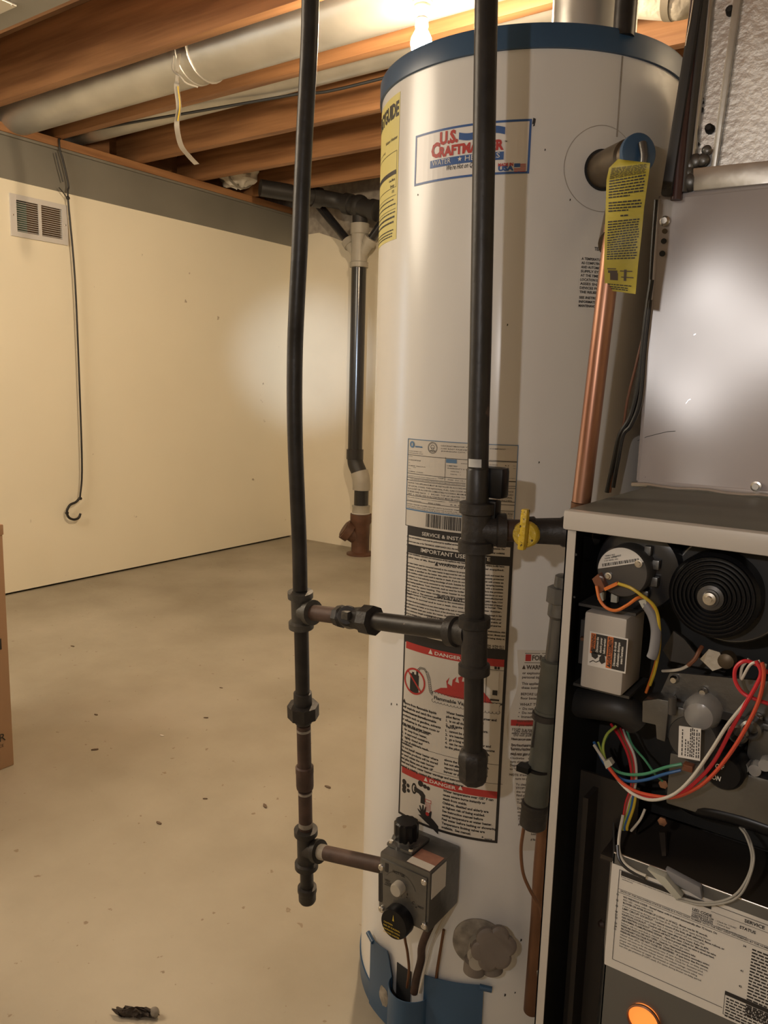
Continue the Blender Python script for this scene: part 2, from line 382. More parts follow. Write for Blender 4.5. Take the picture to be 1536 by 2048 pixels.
# round ducts in the bays
def duct(name, x0, x1, y, z, r, label, seams):
    t = thing(name, label, 'duct', ((x0+x1)/2, y, z))
    pr = [(0,r)]; 
    for s in seams: pr += [(s-.010,r),(s-.008,r+.003),(s+.008,r+.003),(s+.010,r)]
    pr.append((x1-x0,r))
    obj('duct_shell', MB().rev((x0,y,z), (x1,y,z), pr, 48), 'galv', t)
    return t
d1 = duct('large_round_duct', XW-.22, 1.6, 2.13, 2.233, .100, 'large silver round duct between the dark joist and the next, with a hanger strap', [1.42,2.9])
hs = MB().tube([(-2.33, 2.13+.103*math.cos(a), 2.233+.103*math.sin(a)) for a in [PI*(1+k/14) for k in range(15)]], .004, 8)
hs.tube([(-2.33,2.027,2.233),(-2.33,2.025,2.40)], .004, 8); hs.tube([(-2.33,2.233,2.233),(-2.33,2.235,2.40)], .004, 8)
obj('hanger_strap', hs, 'galvflat', d1)
d2 = duct('narrow_round_duct', XW-.22, 1.6, 2.50, 2.275, .080, 'narrow silver round duct in the second bay with a dark cable under it', [2.35,3.4])
ca = MB().tube(smooth_path([PZ(118,281,2.176),PZ(150,268,2.18),PZ(260,246,2.18),PZ(400,222,2.18),PZ(595,188,2.18),PZ(760,158,2.18),(.4,2.45,2.18)]), .006, 8)
tag(obj('dark_cable', ca, 'w_black'), 'thin dark cable running below the narrow silver duct', 'cable')
gc = MB().tube([(-3.5,3.03,2.235),(-2.6,3.02,2.245),(-1.6,3.02,2.235),(.4,3.02,2.24)], .005, 8)
# fitting of the duct over the tank at the right: white elbow with clamp
we = thing('white_vent_elbow', 'white vent pipe fitting with bands high behind the tank, beside the dark duct edge', 'vent', (-.62,2.33,2.35))
obj('vent_pipe', MB().tube(smooth_path([PY(1255,-6,2.15),PY(1300,-2,2.15),PY(1345,0,2.15),PY(1372,-4,2.15),PY(1420,-30,2.15)]), .045, 24), 'wrap', we)
obj('band', MB().rev(PY(1335,-4,2.15), PY(1352,-4,2.15), [(0,.047),(.002,.051),(.022,.051),(.024,.047)], 24), 'strip', we)
# upper left: sheet-metal panned bay and register corner
sp = obj('sheet_metal_pan', MB().box((XW+.05,1.155,JB-.004), (1.4,1.540,JB-.001)), 'beamgrey')
tag(sp, 'flat grey sheet metal panel closing the joist bay at the upper left corner', 'panel')
rg = thing('ceiling_register', 'pale ceiling register with a screw at the very top left corner', 'register', (-2.65,1.33,JB-.006))
obj('face_plate', MB().box((-2.75,1.19,JB-.012), (PZ(34,12,2.16).x,PZ(34,12,2.16).y,JB-.0045)), 'galvflat', rg, bevel=.002)
q = PZ(25,11,2.158); obj('screw', MB().rev(q, q+Vector((0,0,-.003)), [(0,.006),(.0025,.004)], 12), 'silver', rg)
# white wrapped bundle between far joists
wbm = MB()
n0 = PZ(445,368,2.20)
def blob(a, b):
    th, ph = 2*PI*a, PI*(b-.5); r = 1+.13*math.sin(5*th+3*ph)+.08*math.sin(9*ph+th)
    return Vector((-3.50+.13*r*math.cos(ph)*math.cos(th), 3.425+.09*r*math.cos(ph)*math.sin(th), 2.245+.075*r*math.sin(ph)))
wbm.grid(blob, 36, 18)
wr = thing('white_wrapped_duct_end', 'off-white wrapped round bundle tucked between far joists above the beam', 'duct', (-3.50,3.425,2.2))
obj('wrapping', wbm, 'wrap', wr)
obj('tie_band', MB().tube([(-3.47+.01*math.cos(a), 3.425+.096*math.cos(a), 2.245+.082*math.sin(a)) for a in [2*PI*k/20 for k in range(21)]], .006, 8), 'strip', wr)
# curled strip hanging from the hanger
q0 = PY(358,108,2.02); pts = smooth_path([PY(358,108,2.02), PY(355,150,2.025), PY(354,175,2.03), PY(358,215,2.04), PY(354,250,2.05), PY(362,290,2.05), PY(378,312,2.05), PY(394,329,2.05)], 6)
wv = [.006]*10+[.0095]*(len(pts)-10)
def ribbon(pts, ws, side, th):
    mb = MB(); n = len(pts)-1; side = Vector(side)
    return mb.slab(lambda a, b, s: pts[min(int(round(a*n)), n)]+side*ws[min(int(round(a*n)), n)]*(2*b-1)+Vector((0,-th*s,0)), n, 1)
st = thing('hanging_strip', 'grey curled strip of tape with yellow edge hanging below the silver duct', 'strip', q0)
obj('tape', ribbon(pts, wv, (.85,.45,.15), .002), 'strip', st)
obj('yellow_edge', MB().tube([p+Vector((.008,-.003,.002)) for p in pts[12:24]], .0022, 6), 'w_yellow', st)
obj('tie_wire', MB().tube(smooth_path([PY(347,112,2.015), PY(346,140,2.01), PY(360,152,2.01), PY(372,166,2.03), PY(395,174,2.08)], 5), .0035, 8), 'w_grey', st)
# bulb and holder
lb = thing('light_bulb', 'lit bare bulb hanging in a porcelain holder beyond the tank top', 'bulb', BULB)
bx, by, bz = BULB
obj('glass_globe', MB().rev((bx,by,bz-.045), (bx,by,bz+.04), [(0,.004),(.004,.017),(.015,.027),(.030,.0300),(.044,.0275),(.058,.0200),(.066,.0155)], 28), 'bulbglass', lb)
obj('bulb_collar', MB().rev((bx,by,bz+.0212), (bx,by,bz+.06), [(0,.0158),(.006,.0185),(.026,.017),(.028,.0140)], 28), 'porcelain', lb)
lh = thing('lamp_holder', 'ivory porcelain lamp holder under the ceiling joist holding the lit bulb', 'lamp holder', (bx,by,JB))
obj('socket_body', MB().rev((bx,by-.03*0,bz+.0495), (bx,by,JB-.012), [(0,.0150),(.003,.0215),(.016,.0215),(.020,.0235),(.032,.0235),(.036,.028),(.05,.030),(.060,.048),(JB-bz-.0635,.045)], 32), 'porcelain', lh)
obj('mounting_block', MB().box((bx-.07,by-.065,JB-.012), (bx+.07,by+.005,JB-.001)), 'wood', lh, bevel=.003)
# ================================================================== left wall: grille, hanging rod, box, floor bits
g = thing('wall_grille', 'white two-pane louvred return air grille high on the left wall', 'grille', (XW,2.228,1.78))
fo = (2.083,2.372,1.687,1.874)
fr_ = MB(); t_ = .009
for a, b_ in (((XW+.0005,fo[0],fo[2]),(XW+t_,fo[1],1.710)), ((XW+.0005,fo[0],1.850),(XW+t_,fo[1],fo[3])), ((XW+.0005,fo[0],1.710),(XW+t_,2.112,1.850)), ((XW+.0005,2.343,1.710),(XW+t_,fo[1],1.850))): fr_.box(a, b_)
obj('frame', fr_, 'grille', g); obj('divider', MB().box((XW+.0005,2.222,1.710), (XW+t_-.001,2.236,1.850)), 'grille', g)
sl = MB().box((-.0045,-.0545,-.0005), (.0045,.0545,.0005), rot=Matrix.Rotation(math.radians(28), 3, 'Y'))
s0 = obj('slat', sl, 'grille', g); first = True
for cy in (2.167, 2.2895):
    for k in range(14):
        o = s0 if first else s0.copy()
        if not first: COL.objects.link(o); o.parent = g
        first = False
        o.location = Vector((XW+.001, cy, 1.716+k*.00985))-g.location+Vector(g.location)*0
        o.location = Vector((XW+.001-XW, cy-2.228, 1.716+k*.00985-1.78))
for v in s0.data.vertices: v.co += Vector(g.location)      # the slat mesh was built about its own centre
for q in ((2.095,1.78),(2.361,1.78)): obj('screw', MB().rev((XW+t_-.001,q[0],q[1]), (XW+t_+.002,q[0],q[1]), [(0,.0045),(.002,.003)], 10), 'silver', g)
obj('backing', MB().box((XW-.0215,2.1,1.70), (XW-.0205,2.178,1.845)), 'teal', g); obj('backing', MB().box((XW-.0215,2.178,1.70), (XW-.0205,2.352,1.86)), 'brownfar', g)
XR = XW+.030
rp_ = [PX(118,279,XR), PX(120,300,XR), PX(127,325,XR), PX(137,372,XR), PX(136,398,XR), PX(150,560,XR), PX(160,800,XR), PX(164,940,XR), PX(160,995,XR)]
hk = [PX(160,995,XR), PX(152,1004,XR), PX(140,1010,XR), PX(134,1022,XR), PX(137,1034,XR), PX(147,1039,XR), PX(157,1036,XR), PX(161,1027,XR)]
hr = thing('hanging_rod', 'long thin black rod with a hook end hanging before the left wall', 'rod', rp_[0])
obj('rod', MB().tube(smooth_path(rp_, 5), .0045, 10), 'rod', hr)
obj('hook', MB().tube(smooth_path(hk, 5), .0062, 10), 'rod', hr)
obj('ball_end', MB().sphere(PX(134,1026,XR-.005), .009).sphere(PX(161,997,XR), .008).sphere(PX(136,396,XR), .009), 'rod', hr)
obj('top_hook', MB().tube(smooth_path([PX(140,273,XR-.1), PX(128,275,XR-.05), PX(118,279,XR)], 4), .004, 8), 'rod', hr)
obj('loose_wire', MB().tube(smooth_path([PX(111,305,XR), PX(117,330,XR), PX(126,364,XR)], 4), .003, 8).tube(smooth_path([PX(118,375,XR), PX(126,385,XR), PX(135,397,XR)], 4), .0025, 8), 'rod', hr)
# cardboard box at the left frame edge
cb = thing('cardboard_box', 'brown cardboard box standing on the floor at the left frame edge', 'box', (-2.2,1.2,0))
bx1 = -1.964; by0 = 1.079
obj('carton', MB().box((bx1-.42,by0-.62,0), (bx1,by0,.664)), 'card', cb, bevel=.004)
obj('flap', MB().box((bx1-.424,by0-.624,.640), (bx1+.002,by0+.002,.668)), 'card', cb, bevel=.003)
frb = lambda u, v, e: Vector((bx1+e, u, v))          # prints on the side facing the tank
pr_ = MB()
a_ = P(-14,1508,0,bx1); c_ = P(9,1466,0,bx1)
text(pr_, 'R', frb, P(-1,1484,0,bx1)[1], P(-1,1484,0,bx1)[2], .022, wid=.017, bold=0, e=.0012)
text(pr_, 'CE', frb, P(-2,1500,0,bx1)[1], P(-2,1496,0,bx1)[2], .008, wid=.013, bold=0, e=.0012)
qq = P(2,1290,0,bx1); rect(pr_, frb, qq[1]-.06, qq[2]-.012, qq[1]+.001, qq[2]+.018, .0012)
flatprint('print', pr_, 'ink', cb)
# floor crumbs
dp = PZ(270,2033,0); db = MB()
def crumb(a, b):
    th, ph = 2*PI*a, PI*(b-.5); r = 1+.25*math.sin(7*th+4*ph)+.2*math.sin(13*th-5*ph)
    return Vector((dp.x+.034*r*math.cos(ph)*math.cos(th)*.82, dp.y+.034*math.cos(ph)*math.cos(th)*.57+.007*r*math.cos(ph)*math.sin(th), .008+.008*math.sin(ph)*(1+.2*math.sin(9*th))))
db.grid(crumb, 40, 12)
dd = thing('dark_lump', 'dark crumbly twig-like lump lying on the floor at the bottom edge', 'debris', dp)
obj('crumb_body', db, 'debris', dd); obj('pale_end', MB().sphere((dp.x+.027,dp.y+.019,.009), .009, (1,.8,1), 10, 7), 'dope', dd)
def chip(q, s, ang, shape=0):
    p = PZ(q[0], q[1], 0); mb = MB(); n = 7
    pts = [(s*math.cos(2*PI*k/n)*(1+.3*random.random()), s*.38*math.sin(2*PI*k/n)*(1+.3*random.random())) for k in range(n)]
    c, sn = math.cos(ang), math.sin(ang)
    mb.poly([(p.x+x*c-y*sn, p.y+x*sn+y*c, .0003) for x, y in pts], (0,0,s*.3)); return mb
for q, s, a, l in (((145,1293),.009,.2,'small brown chip on the bare floor near the cardboard box'), ((190,1500),.009,.9,'small dark chip on the floor, right of the box foot'),
    ((412,1436),.007,.6,'dark speck chip on the floor midway to the black pipe'), ((530,1613),.009,-.5,'dark chip on the floor just left of the rusty coupling'),
    ((318,1647),.008,0,'dark sliver on the floor in the lower middle'), ((192,1430),.007,.2,'tiny chip at the end of a curved scratch on the floor'),
    ((656,1575),.009,0,'dark chip on the floor between the riser pipe and the tank'), ((442,1376),.006,.2,'tiny chip on the floor left of the upper riser'),
    ((324,1472),.007,.1,'small pale chip on the floor in the middle'), ((410,1598),.006,.6,'small brown chip on the floor below the middle')):
    o = obj('floor_chip', chip(q, s, a), 'whiteink' if 'pale' in l else 'chip', flat=True); tag(o, l, 'chip', 'chips scattered on the concrete floor')
# ================================================================== drain stack by the back wall
YS = 3.89
ds = thing('drain_stack', 'black plastic drain stack with grey fittings standing by the back wall', 'pipe', (-2.93,YS,0))
S = lambda x, y, yy=YS: PY(x, y, yy)
R3 = .045
obj('pipe', MB().cyl((-2.952,YS,.64), (-2.952,YS,1.80), R3, 32), 'abs', ds)
obj('coupling', MB().rev((-2.952,YS,.595), (-2.952,YS,.66), [(0,R3),(.002,R3+.008),(.063,R3+.008),(.065,R3)], 32), 'abs', ds)
obj('elbow', MB().tube(smooth_path([(-2.952,YS,.62),(-2.945,YS,.57),(-2.92,YS,.525),(-2.905,YS,.49)]), R3+.004, 32), 'absold', ds)
obj('elbow', MB().tube(smooth_path([(-2.915,YS,.52),(-2.90,YS,.48),(-2.895,YS,.44),(-2.895,YS,.41)]), R3+.010, 32), 'tanpvc', ds, label='grey plastic offset elbow')
obj('pipe', MB().cyl((-2.895,YS,.28), (-2.895,YS,.43), R3, 32), 'abs', ds)
obj('clamp', MB().rev((-2.895,YS,.255), (-2.895,YS,.315), [(0,R3),(.003,R3+.012),(.018,R3+.009),(.045,R3+.009),(.056,R3+.013),(.06,R3)], 32), 'tanpvc', ds)
obj('clamp_band', MB().rev((-2.895,YS,.262), (-2.895,YS,.268), [(0,R3),(.001,R3+.014),(.005,R3+.014),(.006,R3)], 32), 'whiteink', ds)
cl = MB().rev((-2.895,YS,-.01), (-2.895,YS,.262), [(0,.085),(.02,.085),(.03,.056),(.20,.056),(.215,.066),(.27,.066)], 32)
cl.rev((-2.90,YS,.10), (-2.975,YS-.07,.165), [(0,.05),(.07,.05),(.072,.064),(.115,.064),(.118,.05),(.122,.05)], 28)
obj('cleanout_wye', cl, 'clay', ds, label='brown clay cleanout at the floor')
wy = MB().rev((-2.952,YS,1.745), (-2.952,YS,2.0), [(0,R3),(.002,R3+.011),(.03,R3+.011),(.034,R3+.004),(.19,R3+.004),(.195,R3+.011),(.252,R3+.011),(.255,R3)], 32)
wy.rev((-2.952,YS,1.80), (-3.055,YS,1.925), [(0,.03),(.10,.034),(.101,.042),(.14,.042),(.142,.03)], 24)
wy.rev((-2.952,YS,1.80), (-2.85,YS,1.925), [(0,.03),(.10,.034),(.101,.042),(.14,.042),(.142,.03)], 24)
obj('double_wye', wy, 'tanpvc', ds, label='grey plastic double wye fitting')
obj('branch_pipe', MB().cyl((-3.035,YS,1.90), (-3.30,YS,2.165), .026, 24), 'abs', ds); obj('branch_pipe', MB().cyl((-2.87,YS,1.90), (-2.66,YS,2.12), .026, 24), 'abs', ds)
obj('pipe', MB().rev((-2.952,YS,1.985), (-2.952,YS,2.13), [(0,R3),(.02,R3),(.145,R3)], 32), 'absold', ds)
tf = MB().rev((-3.05,YS-.02,2.12), (-2.80,YS-.02,2.05), [(0,.05),(.002,.060),(.05,.060),(.055,.052),(.20,.052),(.205,.060),(.25,.060),(.253,.05)], 32)
tf.sphere((-2.952,YS-.01,2.095), .066)
obj('cross_fitting', tf, 'absold', ds)
obj('waste_pipe', MB().tube(smooth_path([(-3.03,YS-.02,2.115),(-3.12,YS-.05,2.14),(-3.22,YS-.20,2.15),(-3.36,YS-.42,2.16)]), .047, 28), 'absold', ds)
obj('waste_pipe', MB().rev((-3.17,YS-.10,2.145), (-3.20,YS-.16,2.149), [(0,.05),(.002,.058),(.06,.058),(.062,.05)], 28), 'absold', ds)
# ================================================================== WATER HEATER
wh = thing('water_heater', 'tall white cylindrical gas water heater with blue rims standing on the floor', 'water heater', (HC[0],HC[1],0))
ax0 = (HC[0],HC[1],0); ax1 = (HC[0],HC[1],2)
obj('jacket', MB().rev((HC[0],HC[1],.030), ax1, [(0,HR-.002),(.002,HR),(1.446,HR),(1.448,HR-.003)], 128), 'white_tank', wh)
obj('top_cap', MB().rev((HC[0],HC[1],1.476), ax1, [(0,HR-.004),(.0005,HR+.0035),(.026,HR+.0035),(.030,HR+.0015),(.031,HR-.006),(.024,HR-.012),(.027,.02)], 128), 'blue', wh)
obj('base_ring', MB().rev((HC[0],HC[1],0), ax1, [(0,HR-.004),(.0,HR+.001),(.040,HR+.0025),(.041,HR-.003)], 128), 'blue', wh)
# vertical seam of the jacket
us = HR*math.radians(56); obj('jacket_seam', MB().slab(lambda a, b, s: tank(us+.0009*(2*a-1), 1.378+.097*b, .0010*s), 1, 4), 'stain', wh)
# flue and water connections on top
fl = MB(); fc = (-.470,1.145)
fl.rev((fc[0],fc[1],1.50), (fc[0],fc[1],2.4), [(0,.052),(.89,.052)], 40)
obj('flue_pipe', fl, 'galv', wh, label='galvanized flue pipe')
obj('water_pipe', MB().cyl((-.388,1.06,1.499), (-.388,1.06,2.38), .0135, 20), 'black_pipe', wh)
obj('water_pipe', MB().cyl((-.382,1.078,1.499), (-.382,1.078,2.38), .0045, 12), 'galvflat', wh)
# ---- decals: frame (arc length, height, lift)
def lab(name, u0, v0, u1, v1, m, e=.0004, label=None, parent=wh, round_=0):
    return obj(name, MB().slab(lambda a, b, s: tank(u0+(u1-u0)*a, v0+(v1-v0)*b, e*s), 20, 2), m, parent, flat=True, label=label)
def TL(mb, s, p, h, p2=None, bold=.012, shear=0.0, wid=None, e=.0007, col=None):   # text from a baseline-left pixel, cap height h in photo pixels
    u, v = HU(*p); wd = wid
    if p2 is not None: wd = HU(*p2)[0]-u
    text(mb, s, tank, u, v, h*.00071, wd, bold, shear, e)
# brand plate at the top
bu0, bv0 = HU(829,373); bu1, bv1 = HU(1064,238)
bp = lab('brand_plate', bu0, bv0, bu1, bv1, 'decal', label='white decal with a blue border and red lettering')
mb = MB(); frame_rect(mb, tank, bu0, bv0, bu1, bv1, .0028, .0007, 24)
C7 = lambda x, y: (740+x*.23438, 80+y*.23442)
u0, v0 = HU(*C7(760,850)); v0b = HU(*C7(1152,806))[1]; ur = HU(*C7(1152,806))[0]
mb.grid(lambda a, b: tank(u0+(ur-u0)*a, v0+(v0b-v0)*a+.0028*math.sin(2*PI*a)*(-1)+.0088*b, .0008), 20, 1)
wu0, wv0 = HU(*C7(515,1100)); wu1 = HU(*C7(1140,1025))[0]; wv1 = HU(*C7(515,1035))[1]
rect(mb, tank, wu0, wv0, wu1, wv1, .0008, 20)
fu, fv = HU(*C7(1230,1087)); fu2, fv2 = HU(*C7(1328,1118)); fv1 = HU(*C7(1230,1055))[1]; rect(mb, tank, fu, fv, fu+.0075, fv1, .0009)
flatprint('blue_print', mb, 'blueink', bp)
mb = MB(); us = HU(*C7(597,895)); ue = HU(*C7(752,880))[0]
text(mb, 'U.S.', tank, us[0], us[1], .0150, ue-us[0], .05, 0, .0009)
u, v = HU(*C7(525,1008)); text(mb, 'C', tank, u, v, .0175, .0145, .05, 0, .0009)
u2, v2 = HU(*C7(592,1000)); ue = HU(*C7(1142,940))[0]; text(mb, 'RAFTMASTER', tank, u2, v2, .0118, ue-u2, .05, 0, .0009)
u, v = HU(*C7(1093,1080)); text(mb, 'MADE IN', tank, u, v, .0036, HU(*C7(1222,1075))[0]-u, .05, 0, .0009)
for k in range(6):
    v_ = fv1-.0016-k*(fv1-fv2)/5.4; rect(mb, tank, fu+(.0078 if k < 3 else 0), v_, fu2, v_+.0009, .0008)
flatprint('red_print', mb, 'redink', bp)
mb = MB(); text(mb, 'WATER', tank, wu0+.004, wv0+.0026, .0066, .0300, .0, 0, .0011)
text(mb, 'HEATERS', tank, HU(*C7(812,1030))[0], wv0+.0026, .0066, wu1-HU(*C7(812,1030))[0]-.005, .0, 0, .0011)
su, sv = HU(*C7(768,1028)); sv = wv0+.0058
flat(mb, tank, [(su+(.0034 if k%2 == 0 else .0014)*math.sin(PI*k/5), sv+(.0034 if k%2 == 0 else .0014)*math.cos(PI*k/5)) for k in range(10)], .0011)
flatprint('white_print', mb, 'whiteink', bp)
mb = MB(); u, v = HU(*C7(648,1115)); text(mb, "We're Hot on Quality", tank, u, v, .0062, .052, .012, .22, .0008); u, v = HU(*C7(1150,872)); text(mb, 'TM', tank, u, v, .0016, None, .02, 0, .0008)
flatprint('ink_print', mb, 'ink', bp)
mb = MB(); u, v = HU(*C7(1093,1118)); text(mb, 'USA', tank, u, v, .0058, HU(*C7(1226,1118))[0]-u, .07, 0, .0009); flatprint('blue_print', mb, 'blueink', bp)
# yellow energy guide at the left
yu0 = HR*math.radians(-60); yu1 = HR*math.radians(-26.9); yv0 = 1.262; yv1 = 1.462
yl = lab('energy_label', yu0, yv0, yu1, yv1, 'ylabel', label='yellow energy label wrapped round the left side')
mb = MB(); 
text(mb, 'ENERGYGUIDE', tank, yu0+.004, 1.432, .019, yu1-yu0-.006, .04, 0, .0008)
text(mb, 'Water Heater', tank, yu1-.050, 1.401, .0045, .046, .01, 0, .0008); text(mb, 'Capacity (first hour rating)', tank, yu0+.01, 1.391, .003, .07, .005, 0, .0008)
frame_rect(mb, tank, yu0+.006, 1.335, yu1-.004, 1.385, .0006, .0008)
rect(mb, tank, yu0+.03, 1.353, yu1-.006, 1.359, .0008, 10)
for i, s_ in enumerate(('Uses Most', 'Energy', '272')): text(mb, s_, tank, yu1-.030+i*.006, 1.345-.0062*i-.002*i, .0035, None, .02, 0, .0008)
for i, v_ in enumerate((1.318,1.311,1.300,1.293,1.286,1.2755,1.271,1.267)):
    u = yu0+.006
    while u < yu1-.012:
        l_ = random.uniform(.003,.009); rect(mb, tank, u, v_, min(u+l_, yu1-.005), v_+.0016+(.001 if i in (3,4) else 0), .0008); u += l_+.0012
line(mb, tank, yu0+.004, 1.324, yu1-.004, 1.324, .0006, .0008); line(mb, tank, yu0+.004, 1.305, yu1-.004, 1.305, .0006, .0008)
flatprint('print', mb, 'ink', yl)
# rating plate
A = lambda x, y: (780+x*.2604, 860+y*.2604); B = lambda x, y: (780+x*.2279, 1270+y*.2279); G = lambda x, y: (780+x*.17578, 860+y*.17578)
u0, v1 = HU(817,877); u1 = HU(1037,887)[0]; v0 = HU(811,1050)[1]; v0r = .876
rp = lab('rating_plate', u0, v0, u1, v1, 'paper', label='cream rating plate with blue border, barcode and typed data')
mb = MB(); frame_rect(mb, tank, u0, v0, u1, v1, .0008, .0007, 20)
H_ = lambda g_, a=None, b=None, w=.0007: line(mb, tank, u0 if a is None else HU(*G(*a))[0], HU(*G(*g_))[1], u1 if b is None else HU(*G(*b))[0], HU(*G(*g_))[1], w, .0007, 20)
H_((210,278)); H_((205,487)); H_((205,535), None, (860,600)); H_((205,565), None, (860,600)); H_((200,735)); H_((195,800))
um = HU(*G(635,310))[0]; line(mb, tank, um, HU(*G(635,310))[1], um, HU(*G(635,575))[1], .0006, .0007, 2)
T = [('US/CRAFTMASTER WATER HEATER COMPANY',(585,185),14,(1320,215)), ('1100 EAST FAIRVIEW AVE.',(585,217),14,(1010,250)), ('JOHNSON CITY, TN',(583,245),14,(930,270)),
     ('MODEL NUMBER',(218,300),6,None), ('U1EA034T3NP',(218,342),13,(354,345)), ('SERIAL',(216,372),6,None), ('NUMBER  VS08157579',(216,405),10,(405,412)), ('NATURAL',(268,428),7,None), ('PRODUCT',(214,440),7,None), ('NUMBER  E1402P5',(213,470),10,(380,475)),
     ('WATERTOWN',(808,385),9,None), ('LIMITED',(652,412),14,(768,416)), ('WARRANTY 6 YR',(650,440),14,(900,450)), ('WATER TANK  5',(690,475),10,(805,480)), ('PARTS    1',(690,507),10,(803,512)),
     ('DESIGNED FOR WATER OUTLET TEMPERATURE OF',(210,520),8,(530,552)), ('160F',(552,552),12,(615,556)), ('ANSI  Z21.10.1',(655,570),12,(850,580)),
     ('THIS HEATER IS EQUIPPED WITH AN AUTOMATIC GAS SHUT OFF SYSTEM FOR SAFETY',(235,560),10,(1100,625)),
     ('NOTICE: THIS APPLIANCE MUST BE INSTALLED IN ACCORDANCE WITH LOCAL CODES OR IN ABSENCE',(210,603),18,(1405,690)),
     ('OF LOCAL CODES, THE NATIONAL FUEL GAS CODE ANSI Z223.1 AND MUST BE INSTALLED',(210,637),18,(1400,730)),
     ('IN A CLOSET OR ALCOVE ON COMBUSTIBLE FLOORING. MINIMUM CLEARANCE TO COMBUSTIBLE MATERIAL',(208,668),18,(1395,762)),
     ('IS SIDES AND BACK   1   INCHES. TOP OF HEATER TO CEILING 12 AND FRONT 4 INCHES.',(207,700),18,(1390,795)),
     ('VENT   6   INCHES, AND IN ALCOVE FRONT MUST BE OPEN.',(206,730),18,(800,795)),
     ('THIS WATER HEATER COMPLIES WITH THE REQUIREMENTS',(203,762),9,(630,812)), ('INSULATED TO',(672,822),10,(815,832)), ('OF SAFETY STANDARD',(202,795),9,(358,815)), ('90A-1980',(435,835),13,(576,842)), ('R 8.3',(690,858),13,(790,862)),
     ('LISTED UNDER WATER HEATER WITH A FLOOR TEMPERATURE LIMIT AND A GAS CONTROL FOR',(200,840),13,(1400,930)), ('NATURAL GAS. THIS WATER HEATER IS FOR USE WHERE A REPLACEMENT UNIT IS NEEDED',(200,862),10,(1395,950)), ('THE INSTRUCTIONS IN THE BOOK OF THE HEATER SHALL BE FOLLOWED AS SUPPLIED HERE',(200,880),10,(1390,972)),
     ('4.2',(1305,412),15,(1355,414)), ('7.5',(1300,440),15,(1355,442)), ('14.0',(1280,475),15,(1355,478)), ('.500',(1285,500),13,(1340,503)), ('INCH',(1400,412),8,None), ('INCH',(1400,442),8,None), ('GAS PRESSURE',(1130,398),9,(1225,402)), ('ENERGY INPUT',(1320,552),8,(1425,556)),
     ('CERTIFIED BY',(220,240),9,(370,250)), ('APPLIANCE UNIT',(220,262),9,(380,270))]
for s_, p, h, p2 in T: TL(mb, s_, G(*p), h*.17578, G(*p2) if p2 else None, bold=.006)
cx, cy = HU(*G(487,203)); ring(mb, tank, cx, cy, .0064, .0068, .0007); ring(mb, tank, cx, cy, .0076, .0082, .0007); ring(mb, tank, cx, cy+.001, .0028, .0034, .0007); TL(mb, 'CSA', G(472,208), 2.2, G(502,210))
for k in range(5): ring(mb, tank, cx-.0035+.0018*k, cy-.0045+.0006*(k%2), .0006, .0011, .0007, 10)
for h_, a_, b_ in (((0,0),0,0),): pass
line(mb, tank, HU(*G(1130,345))[0], HU(*G(1130,345))[1]-.0*.001, u1, HU(*G(1130,345))[1], .0006, .0007)
for yy in (575,630,655,810,915): line(mb, tank, HU(*G(1200,yy))[0], HU(*G(1300,yy+5))[1], u1, HU(*G(1300,yy+5))[1], .0006, .0007)
for k, q in enumerate((('MADE UNDER ONE OR MORE OF',(1190,940),9,(1400,945)),('THE FOLLOWING PATENTS',(1200,962),9,(1390,968)))): TL(mb, q[0], G(*q[1]), q[2]*.17578, G(*q[3]), bold=.004)
u = HU(*G(415,950))[0]; vb = HU(*G(415,950))[1]; vb0 = HU(*G(415,1100))[1]; random.seed(3)
ue = HU(*G(415,950))[0]+.071
while u < ue:
    w_ = random.choice((.0005,.0009,.0014,.0018)); rect(mb, tank, u, vb0, u+w_, vb, .0007); u += w_+random.choice((.0005,.0008,.0012))
flatprint('print', mb, 'ink', rp)
mb = MB(); u, v = HU(*G(210,895)); 
line(mb, tank, u0+.001, v-.0005, u1, v-.0005, .0014, .0008, 20); frame_rect(mb, tank, u0-.0002, v, u1+.0002, v1+.0003, .0010, .0009, 20)
gu, gv = HU(*G(257,163)); ring(mb, tank, gu, gv, .0022, .0048, .0009); rect(mb, tank, gu+.0012, gv-.0042, gu+.0034, gv+.0022, .0010)
TL(mb, 'ama', G(290,195), 4.3, G(372,203), bold=.05, e=.0009); u, v = HU(*G(640,372)); rect(mb, tank, u, v, u+.0165, v+.0055, .0008)
flatprint('blue_print', mb, 'iceblue', rp)
# black bordered instruction and danger label
u0 = HR*math.radians(-13.9); u1 = HR*math.radians(28.5); v1 = .8475; v0 = .3865
dl = lab('safety_label', u0, v0, u1, v1, 'ink', e=.0005, label='black bordered safety label with danger pictures')
wt, rd, bk = MB(), MB(), MB()
bw = .0042; vD = .6745
vS0 = HU(*B(120,48))[1]
def zone(a, b): rect(wt, tank, u0+bw*.8, a, u1-bw, b, .0007, 20)
zone(HU(*A(125,868))[1], HU(*A(128,800))[1]); zone(HU(*A(110,1480))[1]-.012, HU(*A(120,928))[1]-.001)
zone(v0+bw, HU(*B(120,50))[1])
flatprint('white_areas', wt, 'paper', dl)
wp = MB()
TL(wp, 'SERVICE & INSTALLATION', A(248,808), 7.3, A(748,870), bold=.012, e=.0009)
TL(wp, 'IMPORTANT USER NOTE', A(240,935), 8.2, A(770,1000), bold=.012, e=.0009)
